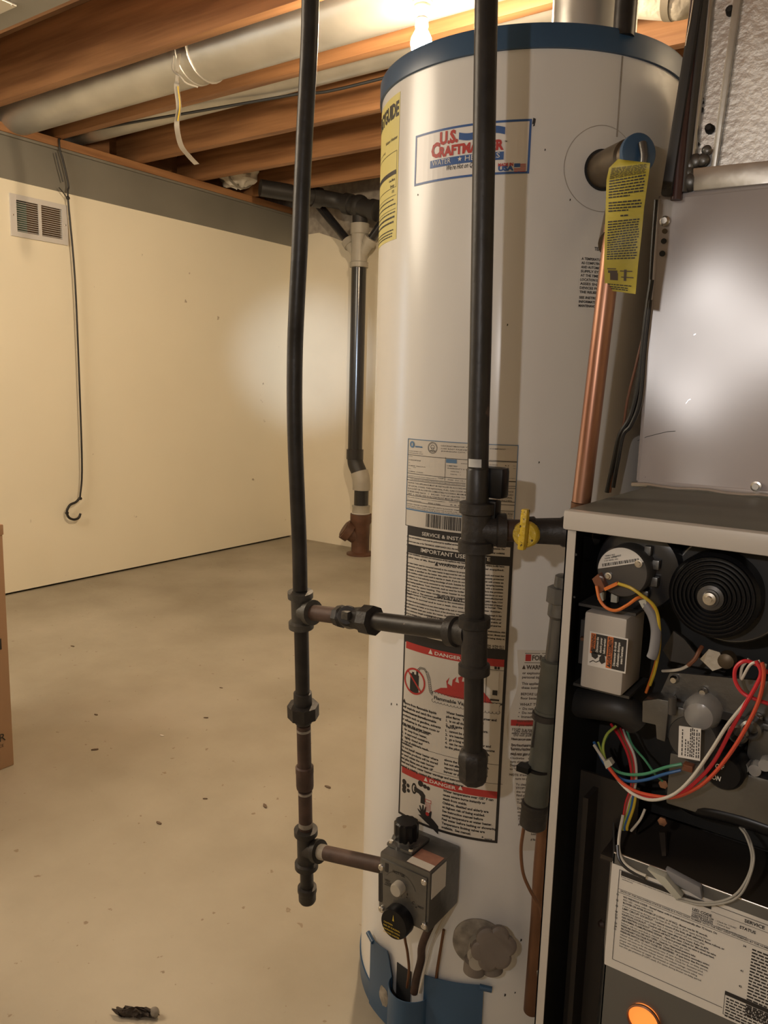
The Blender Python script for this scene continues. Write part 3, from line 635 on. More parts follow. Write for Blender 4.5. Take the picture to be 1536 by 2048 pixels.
# grey lines of body text, real words as far as the photo shows them
def body(lines, pa, pb, h, step, wide=.157, ind=0):
    u, v = HU(*pa)
    for i, s_ in enumerate(lines):
        text(bk, s_, tank, u, v-i*step, h*1.05, wide if len(s_) > 60 else None, .045, 0, .0009)
us_, vs_ = HU(*A(130,820))
body(['Service and installation work must be performed by qualified service personnel where parts, service manufacturer. For','service in your area, or for TECHNICAL ASSISTANCE CALL the number shown in your phone book or (other available)','1-800-456-9176'], A(133,822), None, .0021, .0062)
body(['Improper installation, operation and maintenance of this appliance may result in property damage, severe bodily harm','and/or loss of life. Read the installation and service manual supplied.'], A(130,948), None, .0021, .0052)
TL(bk, 'WARNING', A(376,1040), 6, A(560,1068), bold=.03, e=.0009)
TLk = ['The water heater must be connected (vented) to the outdoors by proper vent pipe, in good work and meet the','requirements of local codes. This water heater is approved for use only with indoor permanently protected','gas supply, as specified on the heater data plate. Do not use with any other gas. This will create an','unsafe condition which could result in injuries or death. If you do not understand the fuel spraying beating,','the company or local authority having knowledge of such. Suitable for potable water used with a broadside','The water heater must not be connected to any heating system or component moved before this problem','using heating appliance. Toxic chemicals, such as used for boiler treatment shall, hazardous or any','water used for space heating. This water heater is not certified by a manufactured','mobile home. This water heater complies with the NOx requirements of rule SCAQMD Rule 1121','NG8A A-20.01.A  This statement applies to all water heaters that are replaced or ADDED if listed','see 1984.']
body(TLk, A(128,1018), None, .0021, .00475)
u, v = HU(*A(128,985)); line(bk, tank, u, v, u+.055, v, .0006); line(bk, tank, u+.10, v, u1-.006, v, .0006)
body(['When the burner is "ON," insulation caused by the combustion process may drip on burner. This','condition is normal and is not a leak. Do not move the water heater.'], A(120,1250), None, .0021, .0052)
TL(bk, 'IMPORTANT', A(366,1290), 6, A(560,1312), bold=.03, e=.0009); u, v = HU(*A(120,1236)); line(bk, tank, u, v, u+.057, v-.0, .0006); line(bk, tank, u+.112, v, u1-.006, v, .0006)
body(['This heater should be installed in an area where leakage of the tank or connections will not result in any damage to the','area adjacent to the heater or to lower floors of the structure. When such locations cannot be avoided, your','install a suitable drain pan under the heater. Such pans must be at least 2 inches deep, treble of','have a minimum length and width of at least two inches greater than the diameter, piped and be','piped to an adequate drain.'], A(118,1305), None, .0021, .0050)
TL(bk, 'STATE OF CALIFORNIA', A(286,1440), 6, A(570,1475), bold=.02, e=.0009); u, v = HU(*A(118,1412)); line(bk, tank, u, v, u+.042, v, .0006); line(bk, tank, u+.108, v, u1-.006, v, .0006)
body(['WARNING  If not installed, operated and maintained in accordance with the manufacturer instructions, this','product could expose you to substances in fuel or from fuel combustion which can cause cancer, illness and','The water heater is a certified California product and should be tested prior to the unit being dusty at'], A(135,1428), None, .0021, .0050)
text(bk, '299-278, 6/96-001', tank, u1-.040, HU(*B(860,118))[1], .0028, .034, .03, 0, .0009)
text(bk, '273-204, 6/96-011', tank, u1-.040, HU(*B(860,98))[1], .0028, .034, .03, 0, .0009)
# small warning triangles
def tri(mb_, p, s, e=.001):
    u, v = HU(*p); flat(mb_, tank, [(u,v),(u+s,v),(u+s/2,v+s)], e)
tri(bk, A(345,1040), .0062); tri(bk, A(566,1066), .0062)
tri(bk, A(112,1425), .0045); tri(bk, A(185,1440), .0045)
# danger section: red bars
for pa in (B(120,100), B(80,1185)):
    u, v = HU(*pa); rect(rd, tank, u0+bw*1.3, v-.0005, u1-bw, v+.0105, .0009, 20)
TL(wp, 'DANGER', B(395,172), 7, B(625,215), bold=.02, e=.0012); tri(wp, B(340,160), .0075, .0012)
TL(wp, 'DANGER', B(350,1290), 7, B(580,1345), bold=.02, e=.0012); tri(wp, B(300,1275), .0068, .0012); tri(wp, B(600,1352), .0068, .0012)
# no-petrol sign
cu_, cv_ = HU(*B(217,405)); 
rect(bk, tank, cu_-.0085, cv_-.018, cu_+.0085, cv_+.011, .0009, 4); rect(bk, tank, cu_-.005, cv_+.011, cu_-.001, cv_+.014, .0009); rect(bk, tank, cu_+.003, cv_+.011, cu_+.007, cv_+.018, .0009)
ring(rd, tank, cu_, cv_, .0178, .0208, .0011, 40); line(rd, tank, cu_-.0135, cv_+.0135, cu_+.0135, cv_-.0135, .0028, .0011, 6)
hose = [B(245,310),B(270,288),B(305,297),B(330,335),B(345,385),B(352,440),B(358,490),B(385,530)]
hp = [Vector(HU(*q)) for q in hose]
for i in range(len(hp)-1):
    for k in range(3):
        q = hp[i].lerp(hp[i+1], k/3); ring(bk, tank, q.x, q.y, .0010 if i < 3 else .0022, .0017 if i < 3 else .0027, .0010, 12)
# vapour cloud, flame and heater drawing
c0 = Vector(HU(*B(385,540))); c1 = Vector(HU(*B(830,640)))
for k in range(20):
    q = c0.lerp(Vector((c0.x+.098, c0.y-.001)), k/19)
    for dv in (.0058,-.0058): ring(bk, tank, q.x, q.y+dv, .0024, .0030, .0009, 12)
rect(wt2 := MB(), tank, c0.x-.001, c0.y-.006, c0.x+.099, c0.y+.006, .0011, 12); flatprint('cloud_fill', wt2, 'paper', dl)
text(bk, 'Flammable Vapors', tank, c0.x+.001, c0.y-.003, .0052, .062, .03, 0, .0013)
f0 = HU(*B(385,485))
fp = [(0,0),(.012,.008),(.022,.010),(.020,.020),(.025,.027),(.0225,.017),(.029,.014),(.030,.024),(.036,.030),(.034,.022),(.040,.021),(.038,.029),(.046,.034),(.044,.024),(.052,.025),(.060,.036),(.062,.026),(.072,.018),(.085,.004),(.090,-.003),(.07,-.0045),(.03,-.003)]
flat(rd, tank, [(f0[0]+a, f0[1]-.001+b) for a, b in fp], .0009)
hu, hv = HU(*B(845,600)); frame_rect(bk, tank, hu-.002, hv+.002, hu+.025, hv+.052, .0007, .0009, 4)
rect(w2 := MB(), tank, hu, hv+.014, hu+.016, hv+.049, .0011, 3); flatprint('heater_drawing', w2, 'whiteink', dl)
rect(bk, tank, hu+.005, hv+.0055, hu+.018, hv+.008, .0013); rect(bk, tank, hu+.008, hv+.014, hu+.015, hv+.0215, .0013); rect(bk, tank, hu-.006, hv-.0005, hu+.026, hv+.0015, .0010); rect(bk, tank, hu+.009, hv+.053, hu+.0125, hv+.057, .0010); rect(bk, tank, hu+.0135, hv+.053, hu+.0165, hv+.057, .0010)
# danger paragraphs
def para(lines, p, h, step, bold=.045):
    u, v = HU(*p)
    for i, s_ in enumerate(lines): text(bk, s_, tank, u, v-i*step, h, None, bold, 0, .0009)
tri(bk, B(118,580), .0055)
hh = .0041
para(['     Vapors from flammable liquids','will explode and catch fire causing','death or sever burns.'], B(118,592), hh*.88, .0067)
para(['Do not use or store flammable','products such as gasoline, solvents','or adhesives in the same room or','area near the water heater.'], B(112,664), hh*.88, .0067)
para(['Keep flammable products:','1.  far away from heater,','2.  in approved containers,','3.  tightly closed and','4.  out of children\'s reach.'], B(110,785), hh*.86, .0064)
para(['Water heater has a main burner and','pilot flame.  The pilot flame:','1.  is on all the time and','2.  will ignite flammable vapors.'], B(495,685), hh*.86, .0064)
para(['Vapors:','1.  cannot be seen,','2.  are heavier than air,','3.  go a long way on the floor and','4.  can be carried from other rooms','     to the pilot flame by air currents.'], B(490,808), hh*.86, .0064)
u, v = HU(*B(95,912)); line(bk, tank, u, v, u1-bw, v, .0006, .0009, 16)
para(['Installation:','Do not install water heater where','flammable products will be stored','or used unless the main burner','and pilot flame are at least 18"'], B(105,945), hh*.86, .0062)
para(['above the floor. This will reduce,','but not eliminate, the risk of','vapors being ignited by the main','burner or pilot flame.'], B(478,1100), hh*.86, .0062)
u, v = HU(*B(95,1062)); line(bk, tank, u, v-.002, u+.17, v-.002, .0006, .0009, 16)
para(['Read and follow water heater warnings and instructions. If owner\'s','manual is missing, contact the retailer or manufacturer.'], B(98,1108), hh*.86, .0066)
# tap and hand drawing
ku, kv = HU(*B(140,1335))
for dx, dy in ((0,0),(.0,.008),(.0,-.006)): disc(bk, tank, ku-.003+dx, kv+dy, .0045, .0009, 12)
disc(bk, tank, ku+.005, kv+.005, .0032, .0009, 12); disc(bk, tank, ku+.006, kv-.003, .0032, .0009, 12)
ku, kv = HU(*B(290,1315)); disc(bk, tank, ku-.004, kv+.001, .005, .0009, 12); disc(bk, tank, ku+.004, kv-.001, .0035, .0009, 12); disc(bk, tank, ku+.010, kv-.002, .0032, .0009, 12)
ku, kv = HU(*B(215,1345)); ring(bk, tank, ku, kv, .0030, .0050, .0009, 20, 1.8)
flat(bk, tank, [(ku,kv-.004),(ku,kv+.004),(ku+.016,kv+.001),(ku+.021,kv-.004),(ku+.021,kv-.019),(ku+.013,kv-.019),(ku+.013,kv-.008),(ku+.009,kv-.005)], .0010)
ku, kv = HU(*B(95,1440)); line(bk, tank, ku, kv, ku+.048, kv, .0006); line(bk, tank, ku+.004, kv-.0065, ku+.048, kv-.0065, .0006)
line(bk, tank, ku+.004, kv-.0065, ku+.004, kv-.012, .0006); line(bk, tank, ku+.004, kv-.012, ku+.018, kv-.034, .0006)
ku, kv = HU(*B(460,1335)); line(bk, tank, ku, kv+.004, ku, kv-.068, .0006)
hu, hv = HU(*B(270,1560))
hand = [(-.006,.006),(.000,.0035),(-.003,.012),(-.0005,.0125),(.0025,.006),(.003,.015),(.0055,.015),(.0060,.006),(.0085,.014),(.0105,.0135),(.0095,.004),(.013,.002),(.018,.010),(.020,.009),(.019,-.001),(.024,-.004),(.032,-.011),(.032,-.024),(.016,-.014),(.004,-.008),(-.004,-.004),(.001,-.0025),(-.005,.0035)]
flat(bk, tank, [(hu+a, hv+b) for a, b in hand], .0010)
for k in range(5): line(rd, tank, hu+.010+.002*k, hv+.008, hu+.009+.002*k, hv+.020, .0006, .0011, 2)
disc(rd, tank, hu+.0125, hv+.003, .0032, .0012, 12); frame_rect(rd, tank, hu+.0075, hv+.021, hu+.0185, hv+.0265, .0008, .0012, 2)
para(['Water temperature over 125° F can','cause severe burns instantly or','death from scalds.','Children, disabled and elderly are','at highest risk of being scalded.','See instruction manual before','setting temperature at water heater.','Feel water before bathing or showering.','Temperature limiting valves are','available.  See manual.'], B(467,1370), hh*.88, .00655)
tri(bk, B(803,1775), .003); text(bk, '96035728', tank, HU(*B(828,1790))[0], HU(*B(828,1790))[1], .002, None, .03, 0, .0009)
flatprint('ink_print', bk, 'ink', dl); flatprint('red_print', rd, 'redink', dl); flatprint('white_print', wp, 'whiteink', dl)
# lighting instructions, stained sheet behind the drip leg
u0, v1 = HU(1046,1300); u1 = HR*math.radians(66); v0 = HU(1075,1700)[1]
def torn(a, b, s):
    lft = u0-.004+.0035*math.sin(b*17)+(.020*max(0, .55-b)/.55)-.010*math.exp(-((b-.6)/.25)**2)
    return tank(lft+(u1-lft)*a, v0+(v1-v0)*b, .0005*s)
il = obj('lighting_label', MB().slab(torn, 12, 40), 'paper', wh, flat=True, label='stained sheet of lighting instructions with a torn left edge')
bk, rd = MB(), MB()
rect(rd, tank, u0+.004, v1-.016, u0+.012, v1-.006, .0009); u, v = HU(1020,1448); rect(rd, tank, u+.001, v-.002, u1, v+.007, .0009, 8)
text(bk, 'FOR YOUR SAFETY', tank, u0+.0135, v1-.0145, .0072, .070, .03, 0, .0009); line(bk, tank, u0+.003, v1-.0045, u1, v1-.0045, .0008); line(bk, tank, u0+.003, v1-.0185, u1, v1-.0185, .0008)
text(bk, 'WARNING', tank, u0+.006, v1-.028, .0062, .036, .03, 0, .0009); flat(bk, tank, [(u0+.0,v1-.028),(u0+.005,v1-.028),(u0+.0025,v1-.0215)], .0009); flat(bk, tank, [(u0+.044,v1-.028),(u0+.050,v1-.028),(u0+.047,v1-.0215)], .0009)
IL = ['or explosion may result causing','personal injury or loss of life.','','This appliance has a pilot which','these instructions exactly.','','BEFORE LIGHTING smell all','floor because some gas is','','WHAT TO DO IF YOU SMELL GAS','•  Do not try to light any appliance','•  Do not touch any electric','•  Immediately call your gas','    instructions.','   If you cannot reach','','Use only your hand to push','Do not push in or try to','force or attempted repair','','Do not use this appliance','service technician to inspect','and any gas control which']
vv = v1-.0355
for i, s_ in enumerate(IL):
    if s_: text(bk, s_, tank, u0+.001-.010*math.exp(-((i-22)/9)**2), vv, .0037 if s_[:4] != 'WHAT' else .0040, None, .02, 0, .0009)
    vv -= .0062 if s_ else .0034
IL2 = ['STOP! It is important','safety warnings','','Remove outer door','','Set the thermostat','Rotate clockwise','','Depress gas control','Clockwise    to','      turn clockwise','Depress knob slightly','      to "OFF".','','NOTE: If knob can not','turn to pilot','','To clear any gas','STOP! Follow B in','the next step.','Find pilot - follow','to the pilot.','Turn knob on gas','','Depress the control','match. Continue','tions knob to','7 and 8.','','Push the manual']
vv = v-.009
for i, s_ in enumerate(IL2):
    if s_: text(bk, s_, tank, u+.003+(.0006*i if i > 14 else 0), vv, .0034, None, .02, 0, .0009)
    vv -= .0057 if s_ else .0033
for i, s_ in enumerate(['Turn to lowest','heat clockwise','if fast drip']): text(bk, s_, tank, u+.040, v0+.034-.009*i, .0034, None, .02, 0, .0009)
flatprint('ink_print', bk, 'inkbrown', il); flatprint('red_print', rd, 'redink', il)
# clear temperature warning next to the relief pipe
tu, tv = HU(1166,500); tw = MB()
tp = lab('temperature_notice', tu-.004, HU(1157,580)[1], tu+.05, HU(1166,490)[1]+.004, 'white_tank', label='clear notice with black print beside the copper pipe')
text(tw, 'TEMPERATURE', tank, tu+.016, tv+.0005, .0042, .034, .03, 0, .0008)
TN = ['A TEMPERATURE AND','AS COMPLYING WITH','AND AUTOMATIC GAS','SUPPLY SYSTEMS,','AT THE TIME OF THE','LOCATION SPECIFIED','ASSES SHALL BE','DEVICES FOR GAS','THE RELIEF VALVE','','SEE INSTRUCTION','INFORMATION AND','MAINTENANCE MANUAL']
vv = tv-.0125
for s_ in TN:
    if s_: text(tw, s_, tank, tu-.0015, vv, .0031, .042, .03, 0, .0008)
    vv -= .0053 if s_ else .0018
flatprint('print', tw, 'ink', tp)
# access disc, stains
def tdisc(cu, cv, r, m, e, nm, label=None):
    mb = MB(); mb.add([tank(cu+r*math.cos(2*PI*k/48), cv+r*math.sin(2*PI*k/48), e) for k in range(48)]+[tank(cu,cv,e)], [(k,(k+1)%48,48) for k in range(48)])
    return obj(nm, mb, m, wh, flat=True, fix=False, label=label)
cu_, cv_ = HU(1205,338); mb = MB(); ring(mb, tank, cu_, cv_, .0525, .0533, .0005, 64)
obj('access_plug_line', mb, 'stain', wh, flat=True, fix=False)
mb = MB()
for p, s in (((1068,243),.0022),((1068,250),.0012),((947,1270),.001),((783,1408),.0012),((794,1409),.001),((836,390),.0008),((1078,925),.0009),((1015,650),.0009),((1140,400),.0008),((1090,300),.0008),((704,1905),.001),((1010,1990),.0014),((1030,1985),.001),((870,1700),.001),((720,1800),.0012),((1042,1880),.0014)):
    u, v = HU(*p); flat(mb, tank, [(u-s,v-s*1.6),(u+s*.8,v-s),(u+s,v+s*1.4),(u-s*.5,v+s*2)], .0006)
obj('scuff_marks', mb, 'ink', wh, flat=True, fix=False)['kind'] = 'stuff'
# relief valve on the right
th = math.radians(51.5); nr = Vector((math.sin(th),-math.cos(th),0)); p0 = tank(HR*th, 1.335); 
mb = MB(); ring(mb, tank, HR*th, 1.335, .0, .026, .0008, 40); obj('hole_ring', mb, 'slotdark', wh, flat=True, fix=False)
rv = obj('relief_valve', MB().rev(p0-nr*.01, p0+nr*.1, [(0,.0225),(.070,.0225),(.072,.019),(.084,.017)], 28), 'brass', wh, label='brown brass relief valve body')
pt = p0+nr*.078; obj('end_disc', MB().rev(pt-nr*.004, pt+nr*.02, [(0,.020),(.001,.0232),(.007,.0232),(.009,.020)], 32), 'blue', rv)
dirc = (Vector((0,0,1.05))-pt).normalized()
lv = MB().tube([pt+nr*.008+Vector((0,0,.010)), pt+nr*.014+Vector((0,0,-.005)), pt+nr*.016+Vector((-.002,0,-.032))], [.005,.0045,.0025], 10)
obj('test_lever', lv, 'alu', rv)
cpt = Vector((-.3245,.893,1.325)); 
vb = p0+nr*.055
obj('outlet', MB().tube(smooth_path([vb, vb+Vector((.0,-.0,-.03)), vb+Vector((.005,-.03,-.07)), (-.3235,.897,1.215)]), .0165, 20), 'brass', rv)
# hanging tag (a thing of its own)
tg = thing('relief_valve_tag', 'yellow printed paper tag hanging from the relief valve in front of the copper pipe', 'tag', (-.315,.87,1.3))
TA = [PY(1228,322,.865), PY(1297,330,.875)]; 
def tagf(a, b):
    # photo outline: left / right edges down the tag
    rows = [(1236,318,1252,320),(1218,336,1300,326),(1213,360,1298,345),(1211,420,1288,415),(1209,480,1283,470),(1208,530,1276,530),(1210,580,1271,588)]
    t = b*6; i = min(int(t), 5); f = t-i
    r0, r1 = rows[i], rows[i+1]; q = [r0[k]*(1-f)+r1[k]*f for k in range(4)]
    x, y = q[0]*(1-a)+q[2]*a, q[1]*(1-a)+q[3]*a
    return PY(x, y, .886+.006*math.sin(b*7)+.004*math.cos(a*3+b*4)*(1))
obj('tag_sheet', MB().slab(lambda a, b, s: tagf(a, b)+Vector((0,.0008*s,0)), 10, 36), 'ytag', tg)
mb = MB(); random.seed(5)
def tln(b, a0, a1, h):
    a = a0
    while a < a1-.03:
        l = min(random.uniform(.05,.13), a1-a); mb.add([tagf(a,b)+Vector((0,-.0006,0)), tagf(a+l,b)+Vector((0,-.0006,0)), tagf(a+l,b+h)+Vector((0,-.0006,0)), tagf(a,b+h)+Vector((0,-.0006,0))], [(0,1,2,3)]); a += l+.018
b = .175; k = 0
while b < .80:
    if k in (24,): tln(b, .4, .6, .009)
    elif k not in (18,23,25): tln(b, .07 if k < 18 else .08, .93 if k not in (17,22) else .6, .0075)
    b += .0150; k += 1
for b in (.955,.970,.982): tln(b, .1, .9 if b < .97 else .75, .006)
flatprint('print', mb, 'ink', tg)
mb = MB(); 
for (x, y) in ((1222,545),(1232,560)): pass
def tq(a0,b0,a1,b1): mb.add([tagf(a0,b0)+Vector((0,-.0006,0)), tagf(a1,b0)+Vector((0,-.0006,0)), tagf(a1,b1)+Vector((0,-.0006,0)), tagf(a0,b1)+Vector((0,-.0006,0))], [(0,1,2,3)])
tq(.10,.855,.36,.862); tq(.12,.868,.40,.885); tq(.18,.885,.42,.93); tq(.60,.862,.68,.93); tq(.48,.868,.85,.874); tq(.52,.905,.9,.911)
flatprint('picture', mb, 'inkbrown', tg)
# ---- gas control valve
gc = obj('gas_control', MB().box((-.600,.872,.284), (-.513,.957,.377)), 'alu', wh, bevel=.003, label='grey gas control box with a black reset dial')
def gcf(u, v, e): return Vector((u, .872-e, v))
fp_ = lambda x, y: (lambda p: (p.x, p.z))(PY(740+x*.13189, 1630+y*.13184, .871))
obj('face_plate', MB().box((-.596,.8695,.290), (-.517,.8725,.369)), 'alu', gc, bevel=.001)
gcf = lambda u, v, e: Vector((u, .8693-e, v))
c_ = fp_(465,1080); obj('dial_button', MB().rev((c_[0],.870,c_[1]), (c_[0],.85,c_[1]), [(0,.010),(.010,.010),(.013,.0085)], 28), 'tanpvc', gc)
c_ = fp_(470,1560); obj('temperature_knob', MB().rev((c_[0],.870,c_[1]), (c_[0],.84,c_[1]), [(0,.023),(.014,.023),(.018,.0215)], 40), 'blackgloss', gc, label='round black temperature knob')
kf = lambda u, v, e: Vector((u, .8518-e, v)); mb = MB()
for i, s_ in enumerate(('CAUTION','RISK OF SCALDING','INCREASES WITH','HOTTER WATER')): text(mb, s_, kf, c_[0]-.0165, c_[1]-.002-.0052*i, .0024, None if i == 0 else .028, .02, -.2, .0006)
flat(mb, kf, [(c_[0]-.002,c_[1]+.006),(c_[0]+.001,c_[1]+.006),(c_[0]-.0005,c_[1]+.016)], .0006)
flatprint('print', mb, 'w_yellow', gc)
mb = MB(); c2 = fp_(465,1080)
p_ = fp_(355,865); text(mb, 'HOTTER', gcf, p_[0], p_[1]+.0005, .0042, .021, .02, 0, .0003); p_ = fp_(232,980); text(mb, 'VERY', gcf, p_[0], p_[1], .0030, .010, .03, 0, .0003); text(mb, 'HOT', gcf, p_[0]+.002, p_[1]-.004, .0030, .010, .03, 0, .0003)
p_ = fp_(735,1400); text(mb, 'HOT', gcf, p_[0], p_[1]+.001, .0032, .010, .03, 0, .0003); p_ = fp_(575,1210); text(mb, 'B', gcf, p_[0]-.001, p_[1], .0032, None, .03, 0, .0003); p_ = fp_(640,1330); text(mb, 'C', gcf, p_[0], p_[1], .0045, None, .01, .3, .0003)
for a_, b_ in (((230,1040),(360,1085)),((360,1085),(435,1235)),((155,870),(155,1300)),((180,870),(180,1310))):
    p_, q_ = fp_(*a_), fp_(*b_); line(mb, gcf, p_[0], p_[1], q_[0], q_[1], .0008 if a_[0] > 190 else .0035, .0003, 1)
for x, y in ((480,1215),(568,1240),(710,1390)): p_ = fp_(x,y); flat(mb, gcf, [(p_[0]-.0012,p_[1]-.001),(p_[0]+.0012,p_[1]-.001),(p_[0],p_[1]+.0018)], .0003)
ring_pts = [(c2[0]+.028*math.cos(t), c2[1]-.006+.028*math.sin(t)) for t in [math.radians(20+8*k) for k in range(17)]]
for a_, b_ in zip(ring_pts, ring_pts[1:]): line(mb, gcf, a_[0], a_[1], b_[0], b_[1], .0005, .0003, 1)
p_ = fp_(265,790); rect(mb, gcf, p_[0]-.003, p_[1]-.007, p_[0]+.0025, p_[1]+.007, .0003)
flatprint('print', mb, 'ink', gc)
for x, y in ((180,785),(830,1010),(183,1420),(830,1675)):
    p_ = fp_(x,y); obj('screw', MB().rev((p_[0],.8698,p_[1]), (p_[0],.86,p_[1]), [(0,.0048),(.002,.0048),(.003,.0035),(.003,.0018),(.0015,.0015)], 16), 'silver', gc)
# paper stickers on top and side of the control
obj('sticker', MB().box((-.555,.875,.3772), (-.516,.915,.3778)), 'sticker', gc, flat=True, label='red and cream sticker on the top'); obj('sticker', MB().box((-.555,.875,.3775), (-.516,.890,.3781)), 'paper', gc, flat=True)
obj('sticker', MB().box((-.5128,.876,.335), (-.5122,.915,.374)), 'paper', gc, flat=True)
# valve head and black cap
hc = (-.581,.912)
obj('valve_neck', MB().rev((hc[0],hc[1],.374), (hc[0],hc[1],.45), [(0,.0235),(.009,.0235),(.010,.018),(.016,.0175),(.018,.015)], 8), 'alu', gc)
obj('ear', MB().box((-.601,.890,.3772), (-.556,.94,.3825)), 'alu', gc, bevel=.002)
n_ = 16; cp = MB()
vs = []; prof = [(.386,.0165),(.388,.0175),(.412,.0178),(.414,.0155)]
for z_, r_ in prof:
    for k in range(48):
        an = 2*PI*k/48; rr = r_*(1+.045*math.cos(12*an)); vs.append((hc[0]+rr*math.cos(an), hc[1]+rr*math.sin(an), z_))
cp.add(vs, [(i*48+k, i*48+(k+1)%48, (i+1)*48+(k+1)%48, (i+1)*48+k) for i in range(3) for k in range(48)]+[tuple(range(48))[::-1], tuple(144+k for k in range(48))])
obj('gas_cap', cp, 'blackgloss', gc, label='ribbed black plastic gas cock knob')
for dx in (-.015,.020): obj('screw', MB().rev((hc[0]+dx,.895,.3822), (hc[0]+dx,.895,.39), [(0,.004),(.003,.003)], 12), 'silver', gc)
# tubes into the burner door
obj('pilot_tube', MB().tube(smooth_path([(-.553,.905,.286),PY(810,1862,.915),PY(815,1905,.925),PY(818,1940,.935),PY(814,1975,.943)]), .0022, 8), 'copperold', gc)
obj('burner_tube', MB().tube(smooth_path([(-.530,.93,.286),PY(846,1885,.938),PY(842,1920,.942),PY(833,1955,.944),PY(828,1985,.946)]), .0062, 12), 'rust', gc)
obj('thermocouple_tube', MB().tube(smooth_path([(-.516,.935,.286),PY(866,1880,.942),PY(853,1925,.940),PY(843,1965,.940),PY(838,1985,.942)]), .0017, 8), 'w_white', gc)
obj('sensor_tube', MB().tube(smooth_path([tank(*HU(893,1850),.012), tank(*HU(886,1890),.010), tank(*HU(877,1938),.006), tank(*HU(874,1965),.004)]), .0024, 8), 'copperold', gc)
# ---- blue burner door shield
sh = MB(); E_ = .0095
def sheet(u0, u1, bot, top, off=.006, n=14, thick=.0018):
    return MB().slab(lambda a, b, s: tank(u0+(u1-u0)*a, bot(a)+(top(a)-bot(a))*b, off+thick*s), n, 4)
uL, uN, uC0, uC1, uRr = -.112, -.050, -.052, .014, .104
bs = obj('burner_shield', sheet(uL, uN, lambda a: .010, lambda a: .133-.0*a+(.012*a if a < .8 else .012*.8-.20*(a-.8))), 'blue', wh, label='blue sheet metal burner door with a rounded channel')
obj('shield_panel', sheet(uC1-.002, uRr, lambda a: .010, lambda a: .143+.012*a), 'blue', bs)
def chan(a, b, s):
    u = uC0+(uC1+.004-uC0)*a; bulge = .030*math.sin(PI*a)**.6
    return tank(u, .010+(.094)*b, .006+bulge-(.0018*(1-s)))
obj('channel', MB().slab(chan, 24, 2), 'blue', bs)
obj('hook', MB().cyl(tank(uL-.010,.136,.008), tank(uL+.010,.132,.008), .0040, 12), 'blue', bs)
obj('hook', MB().cyl(tank(uRr-.006,.152,.008), tank(uRr+.012,.150,.008), .0045, 12), 'blue', bs)
mb = MB(); u_, v_ = HU(775,1988); ra = random.Random(4)
flat(mb, tank, [(u_+.010*(1+.25*ra.random())*math.cos(2*PI*k/22), v_+.016*(1+.22*ra.random())*math.sin(2*PI*k/22)) for k in range(22)], .0082); obj('bare_patch', mb, 'dope', bs, flat=True, fix=False, label='scraped pale patch on the blue door')
obj('burner_opening', MB().slab(lambda a, b, s: tank(uC0+.006+(.030)*a, .06+.070*b, .0005+.001*s), 6, 2), 'slotdark', wh, flat=True)
# ---- drain valve
du, dv = HU(958,1885); nth = du/HR; nd = Vector((math.sin(nth),-math.cos(nth),0)); td = Vector((math.cos(nth),math.sin(nth),0)); pd = tank(du,dv)
es = obj('drain_escutcheon', MB().rev(pd-nd*.004, pd+nd*.02, [(0,.040),(.006,.040),(.008,.036),(.0065,.018)], 48), 'dope', wh, label='round cream collar of the drain valve')
obj('drain_stem', MB().rev(pd-nd*.0, pd+nd*.1, [(0,.015),(.030,.015),(.032,.011),(.046,.011)], 20), 'tanpvc', es)
hb = MB(); vs = []; hc_ = pd+nd*.034+td*.021+Vector((0,0,.026)); tl = (nd*.97+Vector((0,0,.15))+td*.30).normalized(); e1 = tl.cross(Vector((0,0,1))).normalized(); e2 = e1.cross(tl)
for t_, rs in ((0,.025),(.003,.0305),(.011,.0315),(.014,.027)):
    for k in range(60):
        an = 2*PI*k/60; r_ = rs*(1+.20*abs(math.cos(3*an+.3))**.7-.12); vs.append(hc_+tl*t_+(e1*math.cos(an)+e2*math.sin(an))*r_)
hb.add(vs, [(i*60+k, i*60+(k+1)%60, (i+1)*60+(k+1)%60, (i+1)*60+k) for i in range(3) for k in range(60)]+[tuple(range(60))[::-1], tuple(180+k for k in range(60))])
obj('drain_handle', hb, 'handle', es, label='lobed grey plastic drain handle')
obj('drain_spout', MB().rev(pd+nd*.022+td*-.002+Vector((0,0,.010)), pd+nd*.026+td*-.006+Vector((0,0,-.07)), [(0,.010),(.020,.012),(.022,.0165),(.040,.0165),(.042,.012)], 24), 'handle', es)
obj('drain_spout', MB().rev(pd+nd*.018+td*.018+Vector((0,0,.006)), pd+nd*.022+td*.030+Vector((0,0,-.07)), [(0,.010),(.016,.012),(.018,.015),(.034,.0155),(.036,.012)], 24), 'handle', es)
# ================================================================== GAS PIPING
def depth_of(p):
    v = MR @ (np.array(p)-CAM); return v[2]
def fitting(name, p0, p1, r, parent, m='cast', band=.010, extra=.0045, label=None, body=None):
    p0, p1 = Vector(p0), Vector(p1); L = (p1-p0).length; R = body or r*1.30
    pr = [(0,r*1.02),(.001,R+extra),(band,R+extra),(band+.002,R),(L-band-.002,R),(L-band,R+extra),(L-.001,R+extra),(L,r*1.02)]
    return MB().rev(p0, p1, pr, 28)
